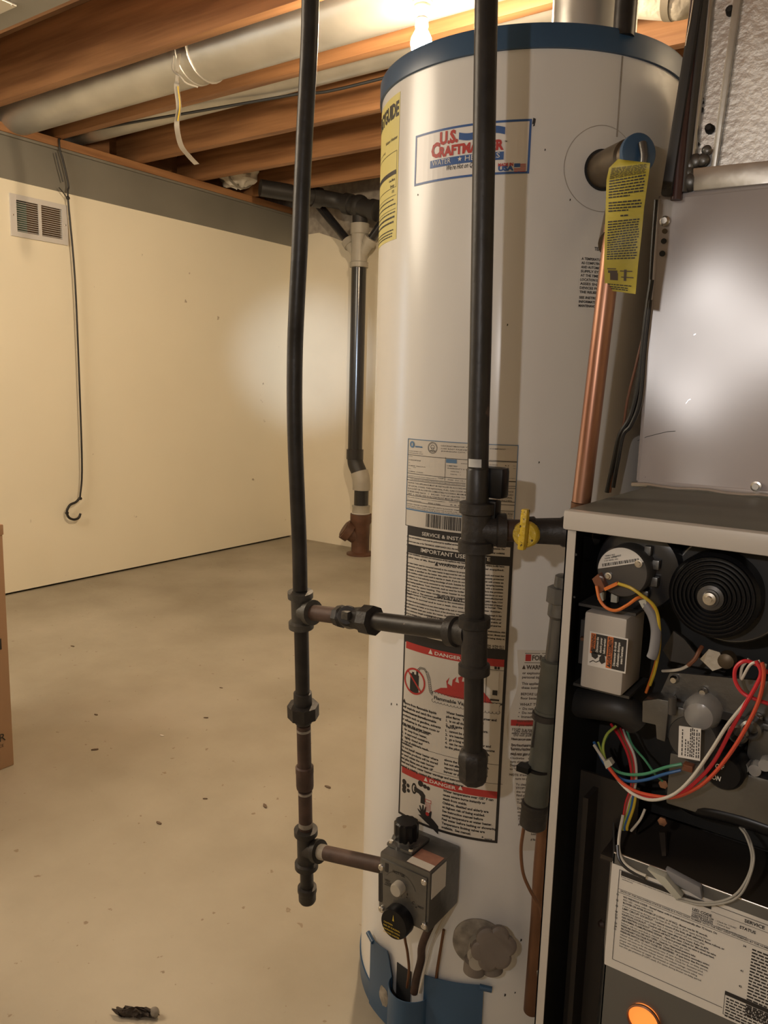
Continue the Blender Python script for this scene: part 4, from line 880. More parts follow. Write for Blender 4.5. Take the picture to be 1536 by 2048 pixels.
# left riser: centre line measured in the photo (x, y, distance)
DL = [(621,-10,1.06),(618,100,1.065),(610,250,1.07),(603,400,1.075),(599,500,1.08),(593,620,1.09),(590,700,1.10),(589,800,1.105),(591,900,1.11),(595,1000,1.115),(599,1100,1.12),(600.5,1180,1.12)]
lr = thing('gas_riser_left', 'slightly bowed black gas pipe with coupling, union and drip cap, left of the tank', 'gas pipe', (-.66,.75,0)); lr.name = 'gas_riser'
lpts = [PD(*q) for q in DL]; RL = .0109
top = lpts[0]+(lpts[0]-lpts[1]).normalized()*.9
obj('pipe', MB().tube([top]+smooth_path(lpts, 5), RL, 24), 'black_pipe', lr, label='long bowed black upper pipe')
def LP(y, d):                                      # straight lower run
    xs = {1180:600.5,1250:602.5,1300:603.6,1380:605,1440:607,1530:609,1600:610.5,1650:611.5,1700:612,1765:614,1810:615}
    k = sorted(xs); x = np.interp(y, k, [xs[i] for i in k]); return PD(x, y, d)
ld = lambda y: 1.12+(y-1180)/520*.05
L_ = lambda y: LP(y, ld(y))
tee1 = obj('tee', fitting('t', L_(1182), L_(1256), RL, lr), 'cast', lr, label='grey cast tee of the upper branch')
obj('pipe', MB().tube([L_(1250), L_(1300), L_(1395)], RL, 24), 'black_pipe', lr)
un = MB().rev(L_(1384), L_(1457), [(0,RL),(.001,.0138),(.016,.0142),(.018,.0140),(.049,.0140),(.052,.0128),(.054,RL)], 24)
un.rev(L_(1408), L_(1438), [(0,.017),(.001,.0242),(.021,.0242),(.024,.017)], 8)
obj('union', un, 'castdark', lr, label='union with a wide octagonal nut')
obj('pipe', MB().tube([L_(1450), L_(1538)], RL, 24), 'rust', lr)
obj('thread_dope', MB().rev(L_(1457), L_(1462), [(0,RL+.0004),(.004,RL+.0004)], 20).rev(L_(1582), L_(1588), [(0,RL+.0006),(.004,RL+.0004)], 20).rev(L_(1643), L_(1655), [(0,RL+.0006),(.008,RL+.0006)], 20), 'dope', lr)
obj('coupling', MB().rev(L_(1531), L_(1586), [(0,RL+.001),(.002,.0142),(.012,.0142),(.014,.0138),(.036,.0138),(.040,.0132),(.041,RL)], 28), 'rust', lr, label='rusty brown coupling')
obj('pipe', MB().tube([L_(1580), L_(1668)], RL, 24), 'rust', lr)
obj('tee', fitting('t', L_(1657), L_(1735), RL, lr, body=.0145), 'castdark', lr, label='dark lower tee')
obj('pipe', MB().tube([L_(1728), L_(1785)], RL, 24), 'black_pipe', lr)
obj('drip_cap', MB().rev(L_(1772), L_(1812), [(0,RL),(.001,.0155),(.009,.0158),(.011,.0145),(.026,.0142),(.030,.012),(.032,.006)], 28), 'castdark', lr, label='black cap on the drip leg')
# lower branch into the gas control
b0 = L_(1697); b1 = PX(758,1742,-.5995); b1.y = max(.885, min(.94, b1.y)); dirb = (b1-b0).normalized()
obj('tee_branch', MB().rev(b0, b1, [(.004,.0145),(.020,.0145),(.022,.0185),(.031,.0185),(.032,RL)], 24), 'castdark', lr)
obj('branch_pipe', MB().cyl(b0+dirb*.028, b1, RL+.0005, 24), 'rust', lr, label='brown branch pipe to the gas control')
obj('thread_dope', MB().rev(b0+dirb*.031, b1, [(0,RL+.001),(.006,RL+.0013),(.014,RL+.0006)], 20), 'dope', lr)
# right riser
rr = thing('gas_riser', 'straight black gas pipe with two tees in front of the tank, ending in a cap', 'gas pipe', (-.44,.83,0))
RR = .0121; RK = {-10:973,100:971,300:968,500:964.6,700:961,860:957,930:956,1000:955,1100:951,1200:949.5,1300:948.5,1400:947.5,1500:946.5,1560:946}
def R_(y, d=None):
    if d is None: d = .892+.02*max(0,min(1,(y-300)/1200))
    k = sorted(RK); return PD(np.interp(y, k, [RK[i] for i in k]), y, d)
t0 = R_(-10); t1 = R_(100)
obj('pipe', MB().tube([t0+(t0-t1).normalized()*.9, t0, t1, R_(300), R_(500), R_(700), R_(860), R_(940)], RR, 28), 'black_pipe', rr)
obj('reducer', MB().rev(R_(936), R_(1015), [(0,RR),(.002,RR+.0010),(.040,RR+.0012),(.045,RR+.001),(.048,RR)], 28), 'black_pipe', rr)
q = R_(925); ta_, tb_ = R_(917), R_(933); th_ = math.atan2(-ta_.y, -ta_.x)
tp_ = MB().slab(lambda a, b, s: ta_.lerp(tb_, b)+Vector((math.cos(th_-.95+1.25*a), math.sin(th_-.95+1.25*a), 0))*(RR+.0003+.0007*s), 10, 2); obj('white_tape', tp_, 'tape', rr, label='scrap of white tape round the pipe')
# black clip standing behind the pipe
ck = MB(); c0 = R_(968); ck.box((c0.x-.019,c0.y+.004,c0.z-.016), (c0.x+.029,c0.y+.024,c0.z+.020)); 
obj('clip', ck, 'blackgloss', rr, bevel=.005, label='black plastic clip behind the pipe'); ck2 = MB().box((c0.x+.002,c0.y+.004,c0.z-.062), (c0.x+.022,c0.y+.020,c0.z-.018)); obj('clip_leg', ck2, 'blackgloss', rr, bevel=.003)
obj('tee', fitting('t', R_(1003), R_(1104), RR, rr, body=.0172, band=.013, extra=.0035), 'castdark', rr, label='large upper tee toward the furnace')
obj('pipe', MB().tube([R_(1098), R_(1170), R_(1245)], RR*.98, 28), 'black_pipe', rr)
obj('tee', fitting('t', R_(1233), R_(1348), RR*.98, rr, body=.0155, band=.012, extra=.0035), 'castdark', rr, label='lower tee with the crossover')
obj('pipe', MB().tube([R_(1340), R_(1430), R_(1515)], RR*.98, 28), 'black_pipe', rr)
obj('drip_cap', MB().rev(R_(1498), R_(1566), [(0,RR),(.003,.0165),(.008,.0188),(.018,.0190),(.021,.0178),(.032,.0186),(.038,.0178),(.044,.0135),(.0455,.006)], 8), 'castdark', rr, label='black faceted cap at the bottom')
# crossover with a plug valve
c0 = L_(1222); c1 = R_(1268); c1 = Vector((c1.x,c1.y,c1.z)); dc = (c1-c0).normalized(); LC = (c1-c0).length
def tx(px):
    lo, hi = 0.0, LC
    for _ in range(40):
        m_ = (lo+hi)/2; v = MR @ (np.array(c0+dc*m_)-CAM)
        if 768+FPX*v[0]/v[2] < px: lo = m_
        else: hi = m_
    return lo
V0, V1 = tx(674), tx(752); VS = (V1-V0)/.056
co = thing('gas_crossover', 'horizontal black gas pipe with a plug valve joining both risers before the tank', 'gas pipe', c0)
obj('tee_branch', MB().rev(c0, c1, [(.006,.0145),(.017,.0145),(.019,.0185),(.028,.0185),(.029,RL)], 24), 'cast', co)
obj('nipple', MB().cyl(c0+dc*.026, c0+dc*(V0+.004), RL+.0006, 24), 'rust', co)
vb_ = MB(); 
vb_.rev(c0, c1, [(V0+VS*(t_-.058), r_) for t_, r_ in ((.058,RL),(.059,.0145),(.067,.0165),(.070,.0135),(.084,.0150),(.096,.0170),(.099,.0205),(.112,.0205),(.114,RL))], 8)
pv = c0+dc*tx(699); up = Vector((0,0,1)); sd = dc.cross(up).normalized()
tocam = Vector((-.1,-1,.35)).normalized(); pl_ax = (Vector((.45,-1,.55))).normalized()
vb_.rev(pv-pl_ax*.020, pv+pl_ax*.030, [(0,.009),(.003,.0135),(.012,.0150),(.032,.0145),(.034,.0125),(.038,.0125)], 24)
obj('plug_valve', vb_, 'castdark', co, label='small dark plug valve')
obj('plug_square', MB().box(pv+pl_ax*.019-Vector((.0055,.0055,.0055)), pv+pl_ax*.019+Vector((.0055,.0055,.0055))), 'cast', co, bevel=.001)
obj('pipe', MB().cyl(c0+dc*(V1-.004), c1-dc*.036, RL+.0012, 24), 'black_pipe', co)
obj('tee_branch', MB().rev(c1-dc*.038, c1, [(0,RL),(.001,.0188),(.012,.0188),(.014,.0155),(.03,.0155)], 24), 'castdark', co)
q = c0+dc*(LC*.68); obj('dope_spot', MB().sphere(q+Vector((-.002,-.0095,.002)), .004, (1,.5,1), 10, 6), 'dope', co)
# branch to the furnace with yellow lever valve
e0 = R_(1060); e1 = Vector((-.306,.872,e0.z+.003)); de = (e1-e0).normalized(); LE = (e1-e0).length
fb = thing('furnace_shutoff_valve', 'iron ball valve with yellow lever on the short branch into the furnace', 'valve', e0)
obj('tee_branch', MB().rev(e0, e1, [(.006,.0165),(.022,.0172),(.024,.0200),(.034,.0200),(.035,.013)], 28), 'castdark', fb)
obj('nipple', MB().cyl(e0+de*.030, e0+de*.065, .0130, 24), 'rust', fb)
obj('valve_body', MB().rev(e0, e1, [(.055,.012),(.056,.0165),(.066,.0172),(.068,.0150),(.096,.0160),(.100,.0185),(.122,.0185),(.124,.0165),(.130,.0160),(LE-.002,.0150)], 12), 'castdark', fb, bevel=.0006)
obj('brass_ring', MB().rev(e0+de*.126, e1, [(0,.0150),(.001,.0168),(.004,.0168),(.005,.0150)], 28), 'brass', fb)
# yellow dial and lever facing the camera
yc = PY(1050,1069,(e0+de*.085).y-.030); na = Vector((.12,-1,.06)).normalized()
obj('lever_disc', MB().rev(yc+na*-.010, yc+na*.02, [(0,.0150),(.010,.0152),(.013,.0135)], 32), 'yellow', fb, label='yellow round lever hub')
tip = PY(1056,1017,yc.y-.004); bot_ = PY(1048,1098,yc.y-.004); ld_ = (tip-bot_).normalized(); sw = ld_.cross(na).normalized()
lm = MB(); w0, w1 = .0048, .0038
qd = [bot_+sw*w0*.8+na*.002, bot_-sw*w0*.8+na*.002, tip-sw*w1+na*.002, tip+sw*w1+na*.002]
lm.hexa(qd, na*.012)
obj('lever', lm, 'yellow', fb, bevel=.0022, label='yellow lever turned upright')
obj('lever_screw', MB().rev(yc+na*.012, yc+na*.03, [(0,.0035),(.0035,.003)], 12), 'silver', fb)
# ================================================================== copper discharge pipe
cpp = thing('copper_pipe', 'copper discharge pipe running down from the relief valve between tank and furnace', 'pipe', (-.35,.95,0))
a0 = Vector((-.3235,.897,1.235)); a1 = PD(1193,750,.955); a2 = PD(1157,1000,.955); a3 = PD(1112,1500,1.0); a4 = PD(1082,1800,1.06); a5 = PD(1062,2035,1.14)
a2 = a0+(a1-a0).normalized()*((a0-a1).length*(a0.z-.92)/(a0.z-a1.z))
obj('pipe', MB().tube([a0, a1, a2], .0112, 28), 'copper', cpp)
lo_ = [a2, Vector((-.352,.910,.70)), Vector((-.372,.93,.45)), Vector((PD(1077,1850,1.035))), Vector(PD(1063,2020,1.06))]
obj('lower_pipe', MB().tube(smooth_path(lo_, 5), .0118, 28), 'copperold', cpp, label='tarnished lower length of the pipe')
eb = lo_[-1]; obj('torn_wrap', MB().tube(smooth_path([PD(1072,1925,1.045), PD(1080,1938,1.04), PD(1084,1955,1.04)], 4), [.004]*4+[.007]*4+[.003]*1, 8), 'dope', cpp)
# ================================================================== drip leg by the furnace (leaning pipe with cap)
dg = thing('furnace_drip_leg', 'leaning dark pipe with hex nut and end cap between tank label and furnace side', 'pipe', (-.35,.86,.5))
K = lambda x, y, d=.925: PD(x, y, d)
obj('upper_fitting', MB().rev(K(1130,1150), K(1120,1215), [(0,.008),(.002,.011),(.03,.011)], 16), 'alu', dg)
obj('hex_nut', MB().rev(K(1121,1173), K(1118,1208), [(0,.010),(.001,.0150),(.019,.0155),(.021,.012)], 6), 'alu', dg)
obj('chrome_tube', MB().rev(K(1119,1205), K(1103,1330), [(0,.0125),(.016,.0125),(.020,.0090),(.074,.0086)], 24), 'alu', dg, label='shiny grey tube')
obj('coupling', MB().rev(K(1107,1320), K(1092,1440), [(0,.010),(.001,.0152),(.008,.0152),(.010,.0140),(.064,.0142),(.068,.0140)], 28), 'drip', dg)
obj('pipe', MB().tube([K(1094,1420), K(1085,1500), K(1070,1620)], .0148, 28), 'drip', dg)
obj('pipe_collar', MB().rev(K(1092,1425), K(1090,1442), [(0,.0145),(.001,.0162),(.008,.0162),(.009,.0145)], 28), 'castdark', dg)
obj('end_cap', MB().rev(K(1072,1603), K(1064,1660), [(0,.014),(.002,.0170),(.007,.0178),(.009,.0168),(.031,.0166),(.034,.014)], 28), 'castdark', dg, label='dark end cap')
zt = MB(); zc = K(1077,1532); za = (K(1078,1536)-K(1079,1526)).normalized()
zt.rev(zc, zc+za, [(0,.0145),(.0005,.0162),(.004,.0162),(.0045,.0145)], 28); zt.box(K(1041,1530)+Vector((0,-.012,-.003)), K(1062,1532)+Vector((.004,-.004,.004)))
obj('zip_tie', zt, 'blackgloss', dg, label='black cable tie')
obj('clip', MB().hexa([K(1071,1437,.915), K(1076,1437,.915), K(1069,1495,.915), K(1062,1495,.915)], (0,.01,0)), 'castdark', dg)
cw = thing('thin_copper_tube', 'thin bent copper tube looping down from the end cap beside the drain valve', 'tube', K(1048,1670,.95))
obj('tube', MB().tube(smooth_path([K(1050,1640,.94), K(1046,1665,.94), K(1042,1700,.945), K(1046,1745,.95), K(1060,1780,.955), K(1078,1812,.965), K(1090,1850,.975)], 6), .0022, 10), 'copperold', cw)
# ================================================================== FURNACE
YF = .783; FX0 = -.311; FX1 = .137; FZ = .905
fu_ = thing('furnace', 'open grey gas furnace cabinet with exposed blower, valve and wires at the right edge', 'furnace', (-.09,1.1,0))
F = lambda x, y, yv=.80: PY(x, y, yv)
obj('cabinet_side', MB().box((FX0,YF,0), (FX0+.0015,YF+.72,FZ)).box((FX0,YF,0), (FX0+.0105,YF+.0015,FZ)), 'lipgrey', fu_)
obj('cabinet_side', MB().box((FX1,YF,0), (FX1+.0015,YF+.72,FZ)).box((FX1-.0105,YF,0), (FX1,YF+.0015,FZ)), 'lipgrey', fu_)
obj('cabinet_back', MB().box((FX0,YF+.72,0), (FX1+.0015,YF+.722,FZ)), 'lipgrey', fu_)
obj('top_lip', MB().box((FX0-.0035,YF-.004,.9055), (FX1+.005,YF+.012,.9265)), 'lipgrey', fu_, bevel=.0035, label='grey front lip of the top')
obj('top_panel', MB().box((FX0-.003,YF+.011,.9225), (FX1+.004,YF+.722,.9260)), 'topgrey', fu_, label='dusty top of the cabinet')
for (x, y, r_) in ((1152,1109,.0014),(1149,1194,.0012)):
    q = F(x,y,YF-.0002); obj('hole', MB().cyl(q, q+Vector((0,-.0006,0)), r_, 12), 'slotdark', fu_)
obj('vestibule', MB().box((FX0+.002,.925,.545), (FX1,.928,FZ-.001)), 'dark', fu_, label='black back panel of the burner compartment')
obj('inner_liner', MB().box((FX0+.0018,YF+.013,.0), (FX0+.0035,YF+.70,FZ-.002)), 'dark', fu_)
obj('lower_recess', MB().box((FX0+.004,.868,.0), (-.236,.872,.60)), 'darkbrown', fu_)
obj('recess_strip', MB().box((-.290,.835,.0), (-.284,.868,.585)), 'darkbrown', fu_)
obj('blower_deck', MB().box((-.255,.8035,.538), (FX1,.924,.543)), 'darkbrown', fu_, label='dark brown deck above the lower door')
# lower blower door with wiring label
DY = .800
dr = obj('blower_door', MB().poly([(-.2395,DY,.02),(-.2395,DY,.551),(FX1,DY,.551),(FX1,DY,.02)], (0,.0015,0)).hexa([(-.2395,DY,.02),(-.2395,DY,.551),(-.262,.862,.551),(-.262,.862,.02)], (.0015,0,0)), 'doorgrey', fu_, label='grey blower door with a printed service label')
obj('door_edge', MB().cyl((-.2395,DY+.002,.5515), (FX1,DY+.002,.5515), .0016, 10), 'silver', dr)
Lp_ = lambda x, y: (lambda p: (p.x, p.z))(PY(1180+x*.23177, 1690+y*.23172, DY-.0004))
lu0, lv1 = Lp_(205,160); lu0 = -.2395; lv0 = Lp_(155,1040)[1]
lv1 = Lp_(215,165)[1]; lu1 = .10
lbl = obj('service_label', MB().box((lu0,DY-.0006,lv0), (lu1,DY-.0001,lv1)).hexa([(lu0,DY,lv0),(lu0,DY,lv1),(lu0-.0135,DY+.037,lv1),(lu0-.0135,DY+.037,lv0)], (-.0006,0,0)), 'paperw', fu_, flat=True, label='large white service label, wrapped round the door edge')
df = lambda u, v, e: Vector((u, DY-.0006-e, v))
mb = MB()
def DTx(s_, p, h, p2=None, bold=.01):
    u, v = Lp_(*p); text(mb, s_, df, u, v, h*.23177*.00051, None if p2 is None else Lp_(*p2)[0]-u, bold, 0, .0003)
iu0, iv1 = Lp_(268,215); iv0 = Lp_(180,975)[1]; iu0 = Lp_(225,600)[0]
for l_ in ((iu0,iv1,lu1-.006,iv1),(iu0,iv0,Lp_(1140,1420)[0],iv0),(iu0,iv0,iu0,iv1)): line(mb, df, *l_, .0006, .0003, 1)
uB, vB = Lp_(480,245); rect(mb, df, iu0+.002, iv1-.006, Lp_(1050,520)[0], iv1-.0005, .0003)
line(mb, df, Lp_(1050,520)[0], iv1-.008, lu1-.01, iv1-.008, .0004, .0003, 1)
v_e = Lp_(250,375)[1]; line(mb, df, iu0, v_e, lu1-.007, v_e, .0004, .0003, 1); v_f = Lp_(250,405)[1]; line(mb, df, iu0, v_f, lu1-.007, v_f, .0004, .0003, 1)
DTx('EACH OF THE FOLLOWING STATUS CODES IS A TWO DIGIT NUMBER WITH THE FIRST DIGIT DETERMINED BY THE NUMBER OF SHORT', (265,400), 15, (1700,960), .02)
DTx('If status code recall is needed, briefly remove then reconnect one main limit wire to display stored', (270,275), 11); DTx('troubleshooting', (275,295), 11)
DTx('LED CODE', (884,560), 25, (1052,612), .03); DTx('CONTINUOUS OFF', (880,580), 16, (1068,640), .03); DTx('CONTINUOUS ON', (878,598), 16, (1060,655), .03); DTx('RAPID FLASHING', (876,614), 16, (1060,680), .03)
DTx('STATUS', (1290,715), 26, (1430,765), .03); DTx('- Check for 115VAC', (1085,655), 14); DTx('- Control fault', (1085,678), 14); DTx('SERVICE', (1332,662), 30, (1508,722), .03)
DTx('- Line voltage polarity reversed', (1080,700), 14)
random.seed(11)
def dash(x0, y0, u_len, h, slope=0, bold=False):
    u, v = Lp_(x0, y0); e = u+u_len
    while u < e:
        l = random.uniform(.0015,.0045); rect(mb, df, u, v, min(u+l, e), v+h, .0003); u += l+.0008
heads = [('11','NO PREVIOUS CODE - Stored status code is erased automatically after 72 hours. On'),('','RED LED - status codes are lit'),('12','BLOWER ON AFTER POWER UP (115VAC or 24 VAC) - Blower runs for 90 seconds,'),('','if unit is powered up during a call for heat (R-W closed) or (R-W open) during blower'),('13','LIMIT CIRCUIT LOCKOUT - Lockout occurs if the limit, draft safeguard, flame rollout, or'),('','blower limit switch is open longer than 3 minutes. Control will auto reset after'),('14','IGNITION LOCKOUT - Control will auto reset after three hours. Refer to #34.'),('21','GAS HEATING LOCKOUT - Control will NOT auto reset. Check for: Mis-wired gas valve'),('22','ABNORMAL FLAME-PROVING SIGNAL - Flame is proved while gas valve is de-energized.'),('','Inducer will run until fault is cleared. Check for: Leaky gas valve'),('23','PRESSURE SWITCH DID NOT OPEN  Check for: Obstructed pressure tube'),('24','SECONDARY VOLTAGE FUSE IS OPEN  Check for: Short circuit in secondary wiring.'),('31','PRESSURE SWITCH DID NOT CLOSE OR REOPENED - If open longer than five minutes'),('','inducer shuts off for 15 minutes before retry. If open during blower on-delay period,'),('','blower will come on for the selected blower off-delay. Check for: Excessive wind,'),('','proper vent sizing, defective inducer motor, low inducer voltage, restricted vent'),('','inadequate combustion air supply, disconnected or obstructed pressure tubing'),('','low inlet gas pressure (if LGPS used). If it opens during blower on-delay period')]
uT = Lp_(290,440)[0]; vT = Lp_(290,452)[1]; stp = (vT-Lp_(250,920)[1])/19.0
for i, (n_, s_) in enumerate(heads):
    v = vT-i*stp
    if n_: text(mb, n_, df, uT-.0075, v, .0021, None, .03, 0, .0003)
    text(mb, s_, df, uT, v, .0021, len(s_)*.00108*(1.12 if n_ else 1), .03 if n_ else .008, 0, .0003)
uC = Lp_(1400,900)[0]; vC = Lp_(1400,905)[1]
for i in range(22):
    v = vC-i*stp
    if i in (0,8,13): text(mb, ('34','41','42')[(0,8,13).index(i)], df, uC-.0085, v, .0021, None, .03, 0, .0003)
    u = uC
    while u < lu1-.012: l = random.uniform(.002,.006); rect(mb, df, u, v, min(u+l, lu1-.01), v+.0017, .0003); u += l+.0009
bu, bv = Lp_(1150,1410); bt = Lp_(1158,1250)[1]; frame_rect(mb, df, bu, lv0+.004, lu1-.006, bt, .0005, .0003, 1); rect(mb, df, bu, bt-.0045, bu+.060, bt, .0004)
for i in range(7):
    u = bu+.002
    while u < bu+.09: l = random.uniform(.002,.006); rect(mb, df, u, bt-.0085-i*.0033, u+l, bt-.0069-i*.0033, .0003); u += l+.0009
flatprint('print', mb, 'ink', lbl)
# orange sight glass
sg = F(1289,2036,DY); so = obj('sight_glass', MB().rev(sg+Vector((0,.001,0)), sg+Vector((0,-.02,0)), [(0,.0165),(.004,.0165),(.005,.0155)], 40), 'glow', fu_, label='glowing orange round sight glass')
obj('bezel', MB().rev(sg+Vector((0,-.002,0)), sg+Vector((0,-.02,0)), [(0,.0165),(.0015,.0182),(.0035,.0182),(.0045,.0165)], 40, cap=False), 'copper', so)
q = F(1204,1848,.845); obj('screw', MB().rev(q, q+Vector((-.004,-.004,0)), [(0,.005),(.004,.003)], 10), 'rust', fu_)
# inducer motor
mc = F(1244,1144,.800); MRD = .0272
mo = obj('inducer_motor', MB().rev(mc+Vector((0,.07,0)), mc, [(0,MRD+.004),(.04,MRD+.004),(.041,MRD),(.068,MRD),(.070,MRD-.0015)], 48), 'motor', fu_, label='round motor can with a half-moon label')
mf = lambda u, v, e: Vector((mc.x+u, mc.y-.0002-e, mc.z+v)); rt = math.radians(17)
def mrot(u, v): return (u*math.cos(rt)-v*math.sin(rt), u*math.sin(rt)+v*math.cos(rt))
pts = [mrot((MRD-.0015)*math.cos(t), (MRD-.0015)*math.sin(t)) for t in [math.radians(16+148*k/24) for k in range(25)]]
mb = MB(); mb.poly([mf(a, b, .0) for a, b in pts], (0,-.0004,0)); ml = obj('motor_label', mb, 'paperw', mo, flat=True, label='white half-moon label')
mb = MB(); mg = lambda u, v, e: mf(*mrot(u, v), e)
u = -.019
while u < .021: w_ = random.choice((.0005,.0009,.0013)); rect(mb, mg, u, .0085, u+w_, .0118, .0006); u += w_+.0007
text(mb, 'DO NOT', mg, -.006, .0165, .0016, None, .03, 0, .0006)
for i in range(3): text(mb, ('115V 60HZ 1PH','3300 RPM','THERMALLY PROT')[i], mg, -.016+.001*i, .0135+.0025*i, .0014, .015-.002*i, .02, 0, .0006)
flatprint('print', mb, 'ink', mo)
for x, y in ((1217,1152),(1278,1127)): q = F(x,y,.7995); obj('screw', MB().rev(q, q+Vector((0,-.01,0)), [(0,.0040),(.002,.0040),(.0022,.0026),(.004,.0022)], 16), 'silver', mo)
# blower housing edge around the motor
hh_ = MB().rev(mc+Vector((.006,.09,-.002)), mc+Vector((.006,.028,-.002)), [(0,.047),(.052,.047),(.06,.044),(.062,.036)], 48, cap=True); obj('blower_housing', hh_, 'abs', fu_)
for x, y in ((1297,1101),(1313,1129),(1310,1163),(1291,1190),(1230,1195),(1204,1191)): q = F(x,y,.822); obj('clip', MB().box(q-Vector((.0035,.004,.005)), q+Vector((.0035,.004,.005))), 'alu' if x > 1290 else 'nylon', fu_, bevel=.001)
obj('plug', MB().hexa([F(1184,1158,.788), F(1196,1148,.788), F(1211,1178,.788), F(1198,1188,.788)], (0,.012,0)), 'w_brown', mo, label='brown plug connector'); obj('plug', MB().hexa([F(1207,1176,.786), F(1233,1164,.786), F(1236,1170,.786), F(1210,1182,.786)], (0,.006,0)), 'w_orange', mo)
# big cooling wheel
fc_ = F(1422,1195,.806); FR = .0435
fw = obj('cooling_wheel', MB().rev(fc_+Vector((0,.05,0)), fc_, [(0,FR),(.040,FR),(.042,FR-.002)]+[x for k in range(8) for x in ((.043+.0004*k,FR-.0035-k*.0042),(.0462+.0004*k,FR-.0042-k*.0042),(.0462+.0004*k,FR-.0055-k*.0042),(.0432+.0004*k,FR-.0062-k*.0042))], 64), 'blackgloss', fu_, label='glossy black ringed cooling wheel')
obj('hub', MB().rev(fc_+Vector((0,-.0,0)), fc_+Vector((0,-.03,0)), [(0,.0125),(.003,.0125),(.004,.0090),(.006,.0088),(.0065,.0062),(.003,.0060),(.003,.0035),(.010,.0032)], 32), 'motor', fw); obj('shaft', MB().rev(fc_+Vector((0,-.003,0)), fc_+Vector((0,-.03,0)), [(0,.0075),(.002,.0078),(.005,.0062),(.0055,.0034),(.009,.0030)], 24), 'silver', fw)
sc_ = MB().rev(fc_+Vector((.009,.09,.004)), fc_+Vector((.009,.02,.004)), [(0,.058),(.05,.058),(.053,.056),(.054,.050),(.055,.045)], 64); obj('wheel_shroud', sc_, 'alu', fu_, label='silver round shroud behind the wheel')
obj('shroud_gap', MB().rev(fc_+Vector((.009,.045,.004)), fc_+Vector((.009,.02,.004)), [(0,.0545),(.011,.0545)], 48), 'dark', fu_)
# control box
bxf = [F(1175,1222), F(1258,1239), F(1243,1391), F(1167,1375)]
bt_ = (bxf[0].z+bxf[1].z)/2; bb_ = (bxf[2].z+bxf[3].z)/2
tb = obj('transformer_box', MB().box((-.2905,.7985,bb_), (-.2445,.862,bt_)), 'lipgrey', fu_, bevel=.003, label='grey metal box with an orange warning label')
tx = lambda u, v, e: Vector((u, .7983-e, v))
q0 = F(1180,1262,.798); q1 = F(1251,1346,.798); lx0, lx1, lz0, lz1 = q0.x, q1.x, F(1180,1331,.798).z, q0.z
obj('warning_label', MB().box((lx0,.7978,lz0), (lx1,.7984,lz1)), 'paperw', tb, flat=True, label='white bordered warning label')
ob, bk2, wh2 = MB(), MB(), MB(); W_ = lx1-lx0; H2 = lz1-lz0
tz = lambda a, b: (lx0+W_*a, lz0+H2*b)
def tr(mb_, a0, b0, a1, b1, e): p_, q_ = tz(a0,b0), tz(a1,b1); rect(mb_, tx, p_[0], p_[1], q_[0], q_[1], e)
tr(ob, .04,.37,.17,.96,.0007); tr(bk2, .17,.37,.48,.96,.0007); tr(ob, .48,.05,.63,.96,.0007); tr(bk2, .63,.05,.97,.96,.0007)
def vtext(mb_, s_, a, b, h, wdt): p_ = tz(a, b); text(mb_, s_, tx, p_[0], p_[1], h, wdt, .03, 0, .0010, rot=PI/2)
vtext(bk2, 'WARNING', .15,.49, .0036, H2*.44); vtext(bk2, 'AVERTISSEMENT', .61,.16, .0040, H2*.78)
for a, b in ((.045,.40),(.495,.07)): p_ = tz(a,b); flat(bk2, tx, [(p_[0]+.0045,p_[1]),(p_[0]+.0045,p_[1]+.0045),(p_[0],p_[1]+.0022)], .0010)
for i, s_ in enumerate(('Disconnect the','electric power','before servicing')): vtext(wh2, s_, .25+.095*i, .44, .0024, H2*.44)
for i, s_ in enumerate(('Déconnecter du circuit','d\'alimentation électrique','avant l\'entretien')): vtext(wh2, s_, .72+.09*i, .15 if i < 2 else .25, .0024, H2*(.70 if i < 2 else .5))
hx, hy = tz(.10,.17); flat(bk2, tx, [(hx-.001,hy+.008),(hx+.002,hy+.010),(hx+.006,hy+.0095),(hx+.007,hy+.005),(hx+.004,hy+.002),(hx,hy+.004)], .0008)
for k in range(4): line(bk2, tx, hx+.0005+.0014*k, hy+.008, hx-.001+.0016*k, hy+.0135, .0009, .0008, 1)
hx2, hy2 = tz(.30,.20); flat(bk2, tx, [(hx2,hy2),(hx2+.003,hy2-.003),(hx2+.007,hy2),(hx2+.006,hy2+.006),(hx2+.003,hy2+.008),(hx2,hy2+.004)], .0008)
for a_, b_ in (((.05,.10),(.14,.17)),((.14,.17),(.22,.14)),((.22,.14),(.30,.20))): p_, q_ = tz(*a_), tz(*b_); line(bk2, tx, *p_, *q_, .0009, .0008, 1)
flatprint('orange_print', ob, 'orangeink', tb); flatprint('black_print', bk2, 'ink', tb); flatprint('white_print', wh2, 'whiteink', tb)
obj('box_bracket', MB().box((-.303,.812,bb_-.006), (-.240,.880,bb_-.003)).box((-.303,.812,bt_+.001), (-.240,.880,bt_+.004)).box((-.300,.815,bb_+.02), (-.291,.86,bt_-.015)), 'motor', fu_)
q = F(1166,1277,.812); obj('screw', MB().rev(q, q+Vector((0,-.01,0)), [(0,.003),(.003,.002)], 10), 'copper', fu_)
